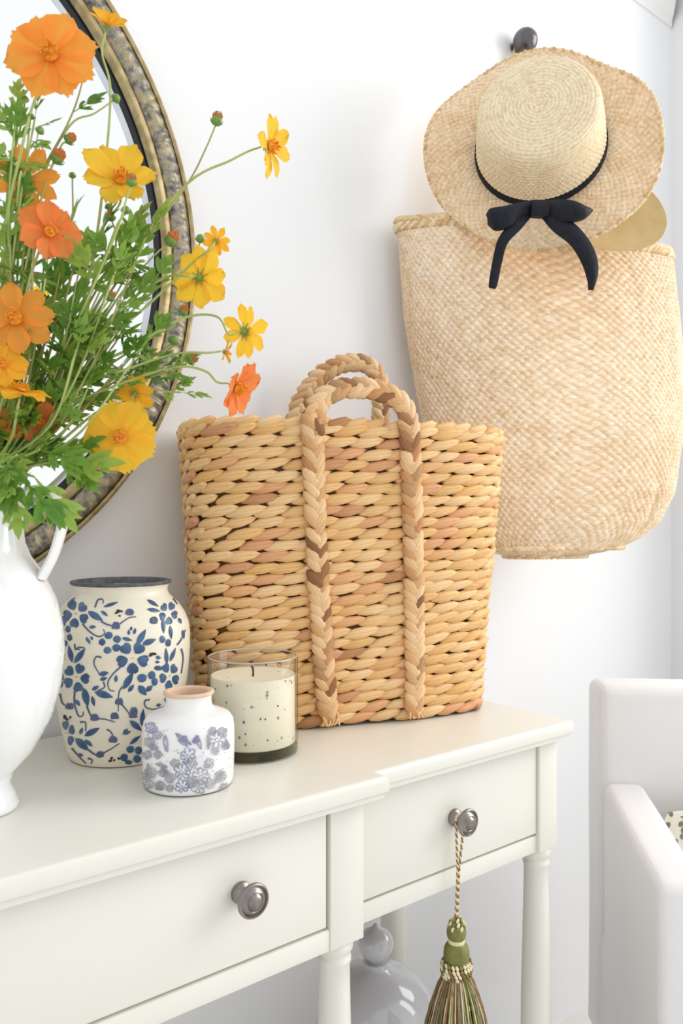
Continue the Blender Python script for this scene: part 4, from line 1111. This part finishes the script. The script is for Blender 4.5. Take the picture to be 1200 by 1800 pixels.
# cushion
t = thing('cushion', AM @ Vector((.245, .20, .43)), 'cream cushion with a small olive leaf print on the armchair', 'cushion')
QM = AM @ Matrix.Translation((.226, .195, .43 + .070)) @ Matrix.Rotation(R(18), 4, 'X')
vs = []; fs = []; n_ = 17
for sg in (1, -1):
    for j in range(n_):
        for i in range(n_):
            u, v_ = i / (n_ - 1) * 2 - 1, j / (n_ - 1) * 2 - 1
            pin = 1 - .07 * (1 - abs(u) ** 2) * abs(v_) ** 2 ; pin2 = 1 - .07 * (1 - abs(v_) ** 2) * abs(u) ** 2
            h = .040 * ((1 - u ** 4) * (1 - v_ ** 4)) ** .6
            vs.append(QM @ Vector((u * .155 * math.sqrt(1 - .22 * v_ ** 2), sg * h, v_ * .072 * math.sqrt(1 - .22 * u ** 2))))
for sg in (0, 1):
    o = sg * n_ * n_
    for j in range(n_ - 1):
        for i in range(n_ - 1):
            f_ = (o + j * n_ + i, o + j * n_ + i + 1, o + (j + 1) * n_ + i + 1, o + (j + 1) * n_ + i); fs.append(f_ if sg else f_[::-1])
part('cover', MB().add(vs, fs), 'leaf_print_fabric', t, True, 0)
ed = [QM @ Vector((u * .155 * math.sqrt(1 - .22 * v_ ** 2), 0, v_ * .072 * math.sqrt(1 - .22 * u ** 2))) for u, v_ in [(-1 + .1 * i, -1) for i in range(20)] + [(1, -1 + .1 * i) for i in range(20)] + [(1 - .1 * i, 1) for i in range(20)] + [(-1, 1 - .1 * i) for i in range(21)]]
part('piping', MB().tube(ed, .003, 6), 'leaf_print_fabric', t)

# ------------------------------------------------------------------ cosmos in the pitcher
PM = PC + Vector((0, 0, .286))
def petal_mesh(seed, wd, notch=.10, curl=.10, name='petal'):
    rr = random.Random(seed); NX, NY = 7, 6; vs = []; fs = []; jag = [rr.uniform(-1, 1) for _ in range(NY + 1)]
    for i in range(NX + 1):
        t_ = i / NX
        w_ = wd * (.16 + .84 * math.sin(PI * .5 * min(1, t_ * 1.35)) ** 1.3) * (1 if t_ < .75 else 1 - .55 * ((t_ - .75) / .25) ** 2)
        for j in range(NY + 1):
            u = j / NY * 2 - 1
            x = t_ * (1 - .10 * u * u) + (notch * (abs(math.sin(u * PI * 1.5)) - .5) * .8 + .03 * jag[j]) * max(0, (t_ - .8) / .2)
            z = -curl * t_ ** 2 + .12 * (u * w_) ** 2 / max(wd, .01) + .02 * math.cos(u * 9) * t_ + .03 * rr.uniform(-1, 1) * t_
            vs.append((x, u * w_ / 2, z))
    for i in range(NX):
        for j in range(NY): a = i * (NY + 1) + j; fs.append((a, a + NY + 1, a + NY + 2, a + 1))
    return MB().add(vs, fs)
PETAL = {}
def petals(colour, wd):
    key = (colour, wd)
    if key not in PETAL:
        PETAL[key] = [mesh_of(petal_mesh(q * 7 + int(wd * 100), wd, .075, c), 'petal', colour, True, 0) for q, c in enumerate((.06, .16, -.04, .10))]
    return PETAL[key]
mb = MB().lathe([(0, .010), (.12, .06), (.20, .10), (.16, .17), (0, .20)], 12); rr = random.Random(3)
for q in range(22):
    a = rr.uniform(0, 2 * PI); r_ = rr.uniform(.03, .20); h = rr.uniform(.24, .38)
    mb.tube([(math.cos(a) * r_, math.sin(a) * r_, .1), (math.cos(a) * r_ * 1.15, math.sin(a) * r_ * 1.15, h)], [.018, .026], 5)
CENTRE = mesh_of(mb, 'flower_center', 'stamen', True, 50)
mb = MB().lathe([(0, -.22), (.06, -.20), (.12, -.10), (.13, 0), (.08, .05), (0, .05)], 10)
for q in range(8):
    a = 2 * PI * q / 8; c, s_ = math.cos(a), math.sin(a)
    mb.tube([(c * .10, s_ * .10, -.10), (c * .22, s_ * .22, -.075), (c * .36, s_ * .36, -.03)], [.028, .024, .006], 4)
CALYX = mesh_of(mb, 'calyx', 'bud_green', True, 50)
def leaf_mesh(seed):
    rr = random.Random(seed); mb = MB()
    def lobe(p0, ang, L, w_, z0=0.0):
        dx, dy = math.cos(ang), math.sin(ang); vs = []; fs = []; n_ = 5; bend = rr.uniform(-.25, .1)
        for i in range(n_ + 1):
            t_ = i / n_; h = w_ / 2 * math.sin(PI * min(1, .06 + t_ * .94)) ** .8 * (1 if i < n_ else 0.02)
            x, y = p0[0] + dx * L * t_, p0[1] + dy * L * t_; z = z0 + bend * L * t_ * t_
            vs += [(x - dy * h, y + dx * h, z + h * .35), (x, y, z), (x + dy * h, y - dx * h, z + h * .35)]
        for i in range(n_):
            for k_ in range(2): a = i * 3 + k_; fs.append((a, a + 3, a + 4, a + 1))
        mb.add(vs, fs)
    lobe((0, 0), 0, .55, .05)
    lobe((.48, 0), 0, .52, .17)
    for at, L, an, w_ in ((.20, .34, .85, .11), (.42, .40, .72, .13), (.62, .26, .62, .09)):
        for sg in (1, -1):
            L2 = L * rr.uniform(.8, 1.15); a2 = sg * an * rr.uniform(.85, 1.1)
            lobe((at, 0), a2, L2, w_)
            if at < .5:
                lobe((at + math.cos(a2) * L2 * .45, math.sin(a2) * L2 * .45), a2 - sg * .6, L2 * .45, w_ * .6)
    return mesh_of(mb, 'leaf', 'leaf', True, 0)
LEAF = [leaf_mesh(s_) for s_ in range(5)]
def put_leaf(parent, p, direction, size, nh=None):
    nh = nh or (cdir(rnd.uniform(-.6, .6), rnd.uniform(.1, .9), rnd.uniform(.2, 1)))
    link('leaf', LEAF[rnd.randrange(5)], parent, frame(direction, nh, p) @ Matrix.Scale(size, 4))
def stem_pts(target, ways, lean=None):
    first = ways[0] if ways else target
    h = Vector((first.x - PM.x, first.y - PM.y, 0)); dist = h.length
    h = h.normalized() if dist > 1e-4 else Vector((1, 0, 0))
    off = h * min(.024, .004 + dist * .18) + Vector((rnd.uniform(-.007, .007), rnd.uniform(-.007, .007), 0))
    root = PC + Vector((-off.x * .6, -off.y * .6, .08 + rnd.uniform(0, .03)))
    return catmull([root, PM + off * .95 + Vector((0, 0, -.012)), PM + off * 1.5 + Vector((0, 0, .018))] + ways + [target], 6)
def finish_stem(tt, pts, r0, r1, mat='stem_green'):
    n_ = len(pts); part('stem', MB().tube(pts, [r0 + (r1 - r0) * (i / (n_ - 1)) for i in range(n_)], 6), mat, tt)
def base_thing(name, label, cat, group):
    return thing(name, PC + Vector((0, 0, .09)), label, cat, group)
FG = 'cosmos blooms in the pitcher'
def cosmos(px, py, D, diam, n, colour, label, ways=(), wd=.62, cup=.18, np_=8, leaves=0, stem='stem_green', rot=None, size_j=.08):
    c = W(px, py, D); L = diam / 2 / F * D * 1.08; nn = cdir(*n)
    tt = base_thing('cosmos_flower', label, 'flower', FG)
    back = c - nn * (L * .22 + .002)
    wp = [W(*w_) for w_ in ways]
    pts = stem_pts(back, wp + [back - nn * .014 + Vector((0, 0, -.004))])
    finish_stem(tt, pts, .0017, .0009, stem)
    Mf = frame_z(nn, RV + UV_ * .2, c); ms = petals(colour, wd); r0 = rnd.uniform(0, 1) if rot is None else rot
    for q in range(np_):
        a = r0 + 2 * PI * q / np_ + rnd.uniform(-.10, .10); tl = cup + rnd.uniform(-.16, .16); sc = L * rnd.uniform(1 - size_j, 1 + size_j)
        M = Mf @ Matrix.Rotation(a, 4, 'Z') @ Matrix.Translation((L * .07, 0, (q % 2) * L * .02)) @ Matrix.Rotation(-tl, 4, 'Y') @ Matrix.Rotation(rnd.uniform(-.15, .15), 4, 'X') @ Matrix.Scale(sc, 4)
        link('petal', ms[rnd.randrange(4)], tt, M)
    link('flower_center', CENTRE, tt, Mf @ Matrix.Scale(L, 4)); link('calyx', CALYX, tt, Mf @ Matrix.Scale(L, 4))
    for q in range(leaves):
        i = int(len(pts) * rnd.uniform(.42, .72)); d_ = cdir(rnd.uniform(-1, 1), rnd.uniform(-.1, .9), rnd.uniform(-.3, .6)); put_leaf(tt, pts[i], d_, rnd.uniform(.03, .05))
    return tt
O, Dp, Y, A = 'petal_orange', 'petal_deep', 'petal_yellow', 'petal_amber'
cosmos(90, 98, .66, 134, (.12, .06, 1), O, 'large full orange cosmos bloom open in front of the mirror glass, tallest of the bunch', [(20, 560, .69), (8, 420, .68), (36, 270, .67), (66, 165, .67)], .86, .10, 8, 1, rot=.2)
cosmos(188, 46, .72, 62, (.25, .93, .1), A, 'small amber cosmos seen from the side against the top of the mirror frame', [(110, 640, .71), (160, 470, .715), (184, 300, .72), (194, 160, .72)], .55, .55, 8)
cosmos(212, 318, .715, 122, (.28, .38, .85), Y, 'yellow-orange cosmos with a tall raised petal and a brown bud before it', [(100, 650, .71), (140, 500, .715), (180, 400, .72)], .66, .35, 8, 0)
cosmos(45, 314, .685, 104, (-.15, .25, -.95), O, 'orange cosmos turned away showing its green calyx and narrow petals', [(14, 560, .70), (24, 440, .705)], .48, .05, 8, 1)
cosmos(86, 408, .67, 92, (.55, -.05, .8), Dp, 'deep coral-orange cosmos bloom among the stems in front of the mirror', [(30, 620, .69), (50, 500, .68)], .85, .30, 7, 0)
cosmos(472, 258, .76, 98, (.90, -.15, .36), Y, 'yellow cosmos in profile on the longest stem reaching out over the white wall', [(130, 610, .72), (230, 445, .74), (330, 322, .75), (405, 282, .755)], .55, .30, 8)
cosmos(380, 424, .75, 46, (.15, .45, -.85), A, 'tiny yellow cosmos turned away above the larger yellow one by the frame', [(140, 640, .72), (250, 545, .74), (330, 470, .75)], .5, .1, 8)
cosmos(352, 488, .745, 96, (.35, .05, -.92), Y, 'yellow cosmos seen from behind, overlapping the outer edge of the mirror frame', [(130, 640, .72), (215, 540, .735), (290, 488, .742)], .66, .02, 8)
cosmos(432, 583, .755, 92, (.62, .10, -.72), Y, 'yellow cosmos with thin petals turned away on an arching stem over the wall', [(130, 670, .72), (230, 612, .735), (320, 560, .75), (380, 556, .755)], .48, .0, 8)
cosmos(395, 619, .745, 38, (.75, -.05, -.6), A, 'half-open little cosmos with short spiky amber petals below the arching stem', [(130, 690, .72), (220, 650, .73), (310, 622, .74)], .30, .45, 8)
cosmos(414, 680, .745, 98, (.80, -.42, .30), Dp, 'coral-orange cosmos drooping over the rim of the tote basket', [(120, 720, .72), (220, 672, .73), (310, 645, .74), (360, 652, .745)], .66, .32, 8)
cosmos(28, 562, .66, 116, (.12, .16, .95), O, 'orange cosmos with ragged pointed petals halfway up the bunch', [(-5, 740, .685)], .62, .20, 8, 1)
cosmos(4, 640, .65, 74, (.35, .25, .85), A, 'upright amber cosmos directly under the ragged orange bloom', [(-20, 760, .68)], .75, .15, 8)
cosmos(38, 688, .655, 84, (.35, .82, .3), A, 'flat-lying amber cosmos low over the pitcher mouth', [(20, 770, .68)], .75, .05, 8)
cosmos(66, 738, .70, 72, (.45, -.35, .75), Dp, 'dark orange cosmos half hidden behind stems near the pitcher mouth', [(30, 800, .705)], .7, .25, 8)
cosmos(211, 768, .71, 112, (.12, -.08, .98), Y, 'broad yellow cosmos facing out at the lower edge of the mirror frame', [(70, 815, .705), (130, 775, .715)], .92, .02, 8)
cosmos(237, 692, .735, 62, (.1, .45, -.85), A, 'small amber cosmos seen from behind just above the broad yellow bloom', [(90, 790, .715), (170, 725, .73)], .6, .1, 8)
cosmos(168, 588, .78, 40, (.1, .2, .95), Y, 'pale yellow cosmos deep among the leaves before the mirror glass', [(70, 760, .73), (130, 650, .76)], .7, .15, 8)
cosmos(6, 745, .69, 60, (.5, .1, .8), O, 'orange cosmos tucked in at the pitcher mouth beside the dark one', [(-15, 800, .70)], .7, .2, 8)

def bud_mesh(tip, seed):
    mb = MB().lathe([(0, -1.0), (.35, -.95), (.75, -.55), (.85, -.1), (.80, .25), (.45, .6), (0, .75)], 10, None, 0)
    if tip:
        rr = random.Random(seed)
        for q in range(12):
            a = 2 * PI * q / 12; c, s_ = math.cos(a), math.sin(a); h = rr.uniform(.9, 1.35)
            mb.tube([(c * .6, s_ * .6, .1), (c * .72, s_ * .72, .6), (c * .35, s_ * .35, h)], [.20, .20, .08], 4, 1)
    for q in range(7):
        a = 2 * PI * q / 7; c, s_ = math.cos(a), math.sin(a)
        mb.tube([(c * .5, s_ * .5, -.8), (c * .95, s_ * .95, -.45), (c * 1.05, s_ * 1.05, .05)], [.13, .12, .03], 4, 0)
    return mb
BUD = {'green': mesh_of(bud_mesh(False, 1), 'bud', ['bud_green', 'bud_green'], True, 50), 'brown': mesh_of(bud_mesh(True, 2), 'bud', ['bud_green', 'bud_brown'], True, 50),
       'orange': mesh_of(bud_mesh(True, 3), 'bud', ['bud_green', 'bud_orange'], True, 50)}
BL = {'green': 'thin cosmos stem ending in a round closed green bud in the pitcher', 'brown': 'thin cosmos stem ending in a reddish-brown bud in the pitcher',
      'orange': 'thin cosmos stem ending in a bud just opening orange in the pitcher'}
BUD_LABELS = {(381, 210): 'brown bud on a long thin stem rising beside the longest yellow bloom over the wall',
              (147, 131): 'closed green bud touching the edge of the large orange bloom',
              (205, 172): 'green bud on a side shoot beside the thin tall stem before the mirror glass',
              (123, 244): 'orange-tipped bud above the half-open orange bud before the mirror glass',
              (102, 276): 'half-open orange bud just above the coral bloom before the mirror glass',
              (43, 173): 'small green bud with needle leaves right under the large orange bloom',
              (54, 203): 'middle green bud of the cluster under the large orange bloom',
              (71, 228): 'lowest green bud of the cluster under the large orange bloom',
              (127, 307): 'pale small bud standing alone before the mirror glass',
              (231, 318): 'brown bud held in front of the yellow bloom with the raised petal',
              (221, 368): 'round green bud hanging right below the yellow bloom with the raised petal',
              (190, 362): 'smaller green bud below the yellow bloom with the raised petal, beside the round one',
              (195, 381): 'reddish bud on a thick green stalk above the leaf cluster',
              (301, 421): 'fat orange opening bud in front of the black groove of the mirror frame',
              (352, 418): 'round green bud between the mirror frame and the tiny yellow bloom',
              (322, 546): 'orange-tipped bud under the yellow bloom that overlaps the frame',
              (337, 632): 'brown bud on a short stem just outside the mirror frame',
              (222, 563): 'green bud on the right of the pair above the pale yellow bloom',
              (184, 562): 'dark green bud right above the pale yellow bloom',
              (194, 521): 'red bud among the leaves above the pale yellow bloom',
              (129, 468): 'green bud below the coral bloom among the stems',
              (258, 612): 'green bud among wispy leaves before the mirror groove',
              (306, 597): 'pale green bud over the hammered frame below the arching stem'}
def bud(px, py, D, diam, n, kind, ways, leaves=0):
    c = W(px, py, D); nn = cdir(*n); r_ = diam / 2 / F * D
    tt = base_thing('cosmos_bud', BUD_LABELS.get((px, py), BL[kind]), 'flower bud', kind + ' cosmos buds in the pitcher')
    pts = stem_pts(c - nn * r_ * .9, [W(*w_) for w_ in ways]); finish_stem(tt, pts, .0014, .0007, 'stem_green' if rnd.random() < .6 else 'stem_brown')
    link('bud', BUD[kind], tt, frame_z(nn, RV, c) @ Matrix.Scale(r_, 4))
    for q in range(leaves):
        i = int(len(pts) * rnd.uniform(.4, .85)); put_leaf(tt, pts[i], cdir(rnd.uniform(-1, 1), rnd.uniform(-.1, .9), rnd.uniform(-.3, .6)), rnd.uniform(.025, .045))
bud(381, 210, .75, 22, (.25, .9, .2), 'brown', [(140, 600, .72), (260, 415, .74), (330, 322, .745), (362, 260, .75)])
bud(147, 131, .70, 17, (.2, .9, .2), 'green', [(30, 540, .69), (55, 350, .695), (118, 220, .70), (136, 175, .70)], 1)
bud(205, 172, .715, 17, (.8, .5, .2), 'green', [(40, 540, .70), (70, 330, .70), (122, 222, .705), (165, 200, .71)])
bud(123, 244, .70, 20, (.8, .5, .3), 'orange', [(40, 560, .70), (70, 360, .70), (105, 262, .70)])
bud(102, 276, .69, 26, (.6, .6, .4), 'orange', [(30, 560, .69), (60, 400, .69), (88, 300, .69)], 1)
bud(43, 173, .68, 15, (0, 1, .2), 'green', [(5, 480, .69), (15, 320, .685), (38, 215, .68)], 3)
bud(54, 203, .68, 14, (.2, .9, .3), 'green', [(10, 500, .69), (40, 320, .685)], 3)
bud(71, 228, .68, 16, (.6, .6, .3), 'green', [(20, 500, .69), (50, 330, .685)], 3)
bud(127, 307, .75, 13, (0, 1, .1), 'green', [(100, 560, .73), (126, 400, .745)])
bud(231, 318, .69, 20, (.2, .9, .4), 'brown', [(120, 600, .70), (200, 420, .69), (222, 350, .69)])
bud(221, 368, .71, 17, (.2, .9, .3), 'green', [(110, 620, .71), (180, 460, .71), (206, 395, .71)])
bud(190, 362, .73, 13, (0, .8, .4), 'green', [(110, 600, .72), (170, 440, .73)])
bud(195, 381, .72, 16, (-.2, .95, .2), 'brown', [(110, 620, .72), (190, 470, .72), (204, 420, .72)], 1)
bud(301, 421, .75, 26, (.6, .75, .2), 'orange', [(120, 660, .72), (210, 520, .74), (270, 450, .75)])
bud(352, 418, .76, 18, (.1, .95, .2), 'green', [(130, 650, .73), (250, 530, .75), (338, 450, .76)])
bud(322, 546, .76, 18, (.5, .8, .2), 'orange', [(130, 690, .73), (240, 610, .75), (300, 575, .76)])
bud(337, 632, .755, 19, (.85, .45, .2), 'brown', [(130, 720, .73), (240, 672, .745), (308, 650, .755)])
bud(222, 563, .73, 14, (.2, .9, .4), 'green', [(100, 720, .72), (190, 620, .73)])
bud(184, 562, .72, 14, (.1, .9, .4), 'green', [(90, 720, .72), (160, 630, .72)])
bud(194, 521, .71, 18, (.5, .8, .3), 'brown', [(90, 700, .71), (150, 590, .71)])
bud(129, 468, .70, 13, (.2, .9, .4), 'green', [(60, 650, .70), (110, 540, .70)])
bud(258, 612, .75, 15, (.3, .9, .3), 'green', [(120, 730, .73), (220, 650, .745)])
bud(306, 597, .76, 20, (.5, .6, .5), 'green', [(130, 720, .73), (250, 640, .75)], 1)

SPL = {'main': ('leafy green cosmos stem without a bloom, amid the middle of the bunch', 'leafy stems in the pitcher'),
       'top': ('feathery green shoot reaching up under the large orange bloom', 'feathery shoots under the large orange bloom'),
       'wisp': ('wispy leafy stem stretching out across the mirror frame', 'wispy stems across the mirror frame'),
       'bare': ('nearly bare cosmos stem carrying only a pair of leaves at its tip', 'nearly bare stems in the pitcher')}
def sprig(px, py, D, ways, n_leaf, size, frac=.45, kind='main'):
    c = W(px, py, D)
    tt = base_thing('leafy_stem', SPL[kind][0], 'leafy stem', SPL[kind][1])
    pts = stem_pts(c, [W(*w_) for w_ in ways]); finish_stem(tt, pts, .0018, .0008, rnd.choice(('stem_green', 'stem_green', 'stem_brown')))
    tg = (pts[-1] - pts[-3]).normalized(); put_leaf(tt, pts[-1], tg, size * 1.1)
    for q in range(n_leaf):
        i = min(len(pts) - 2, int(len(pts) * (1 - frac * rnd.random()))); tg = (pts[i + 1] - pts[i]).normalized(); sd = cdir(rnd.uniform(-1, 1), rnd.uniform(-.6, .7), rnd.uniform(-.6, .9))
        put_leaf(tt, pts[i], (tg * .5 + sd).normalized(), size * rnd.uniform(.75, 1.25))
for (px, py, D) in ((225, 425, .73), (252, 432, .735), (170, 440, .72), (195, 470, .71), (115, 440, .70), (60, 455, .69), (18, 430, .68), (262, 505, .74), (225, 545, .73), (255, 600, .74), (215, 640, .73),
                    (160, 520, .71), (125, 560, .70), (80, 490, .68), (30, 500, .69), (150, 620, .72), (185, 600, .74), (100, 620, .70), (60, 620, .69), (15, 480, .70), (120, 500, .73), (200, 560, .75), (40, 440, .73), (90, 540, .72), (10, 540, .71)):
    sprig(px, py, D, [W_ for W_ in ((px * .45 + 10, (py + 850) / 2 + 20, (D + .70) / 2),)], 5, rnd.uniform(.036, .052))
for (px, py, D) in ((62, 205, .68), (28, 200, .675), (15, 335, .68)):
    sprig(px, py, D, [(10, 560, .69), (px * .6, (py + 480) / 2, D)], 5, .030, .25, 'top')
for (px, py, D, sz) in ((298, 645, .75, .030), (318, 690, .755, .028), (268, 640, .745, .030)):
    sprig(px, py, D, [(120, 735, .72), (215, 685, .74)], 4, sz, .18, 'wisp')
for q in range(16):
    px = rnd.uniform(20, 240); py = rnd.uniform(430, 640); D = rnd.uniform(.67, .74)
    sprig(px, py, D, [(px * .55 + 15, (py + 850) / 2 + 15, (D + .70) / 2)], 1, .030, .3, 'bare')
# drooping leaves over the lip
for (px, py, D, ex, ey, sz) in ((60, 838, .665, 100, 890, .062), (40, 842, .66, 85, 895, .058), (25, 845, .655, 30, 905, .05), (90, 812, .70, 165, 815, .07), (100, 800, .71, 160, 778, .05), (110, 815, .71, 150, 845, .045), (5, 820, .66, -10, 870, .05),
                           (70, 790, .68, 130, 810, .05), (30, 800, .655, 20, 850, .055)):
    a, b_ = W(px, py, D), W(ex, ey, D - .004)
    tt = base_thing('drooping_leaf', 'cosmos leaf drooping over the lip of the white pitcher', 'leaf', 'leaves drooping over the pitcher lip')
    finish_stem(tt, stem_pts(a, []), .0016, .001); put_leaf(tt, a, (b_ - a).normalized(), sz, cdir(.1, .5, .9))
    put_leaf(tt, a - (b_ - a) * .15, ((b_ - a).normalized() + cdir(rnd.uniform(-1, 1), .3, .4) * .9).normalized(), sz * .7, cdir(-.2, .6, .8))
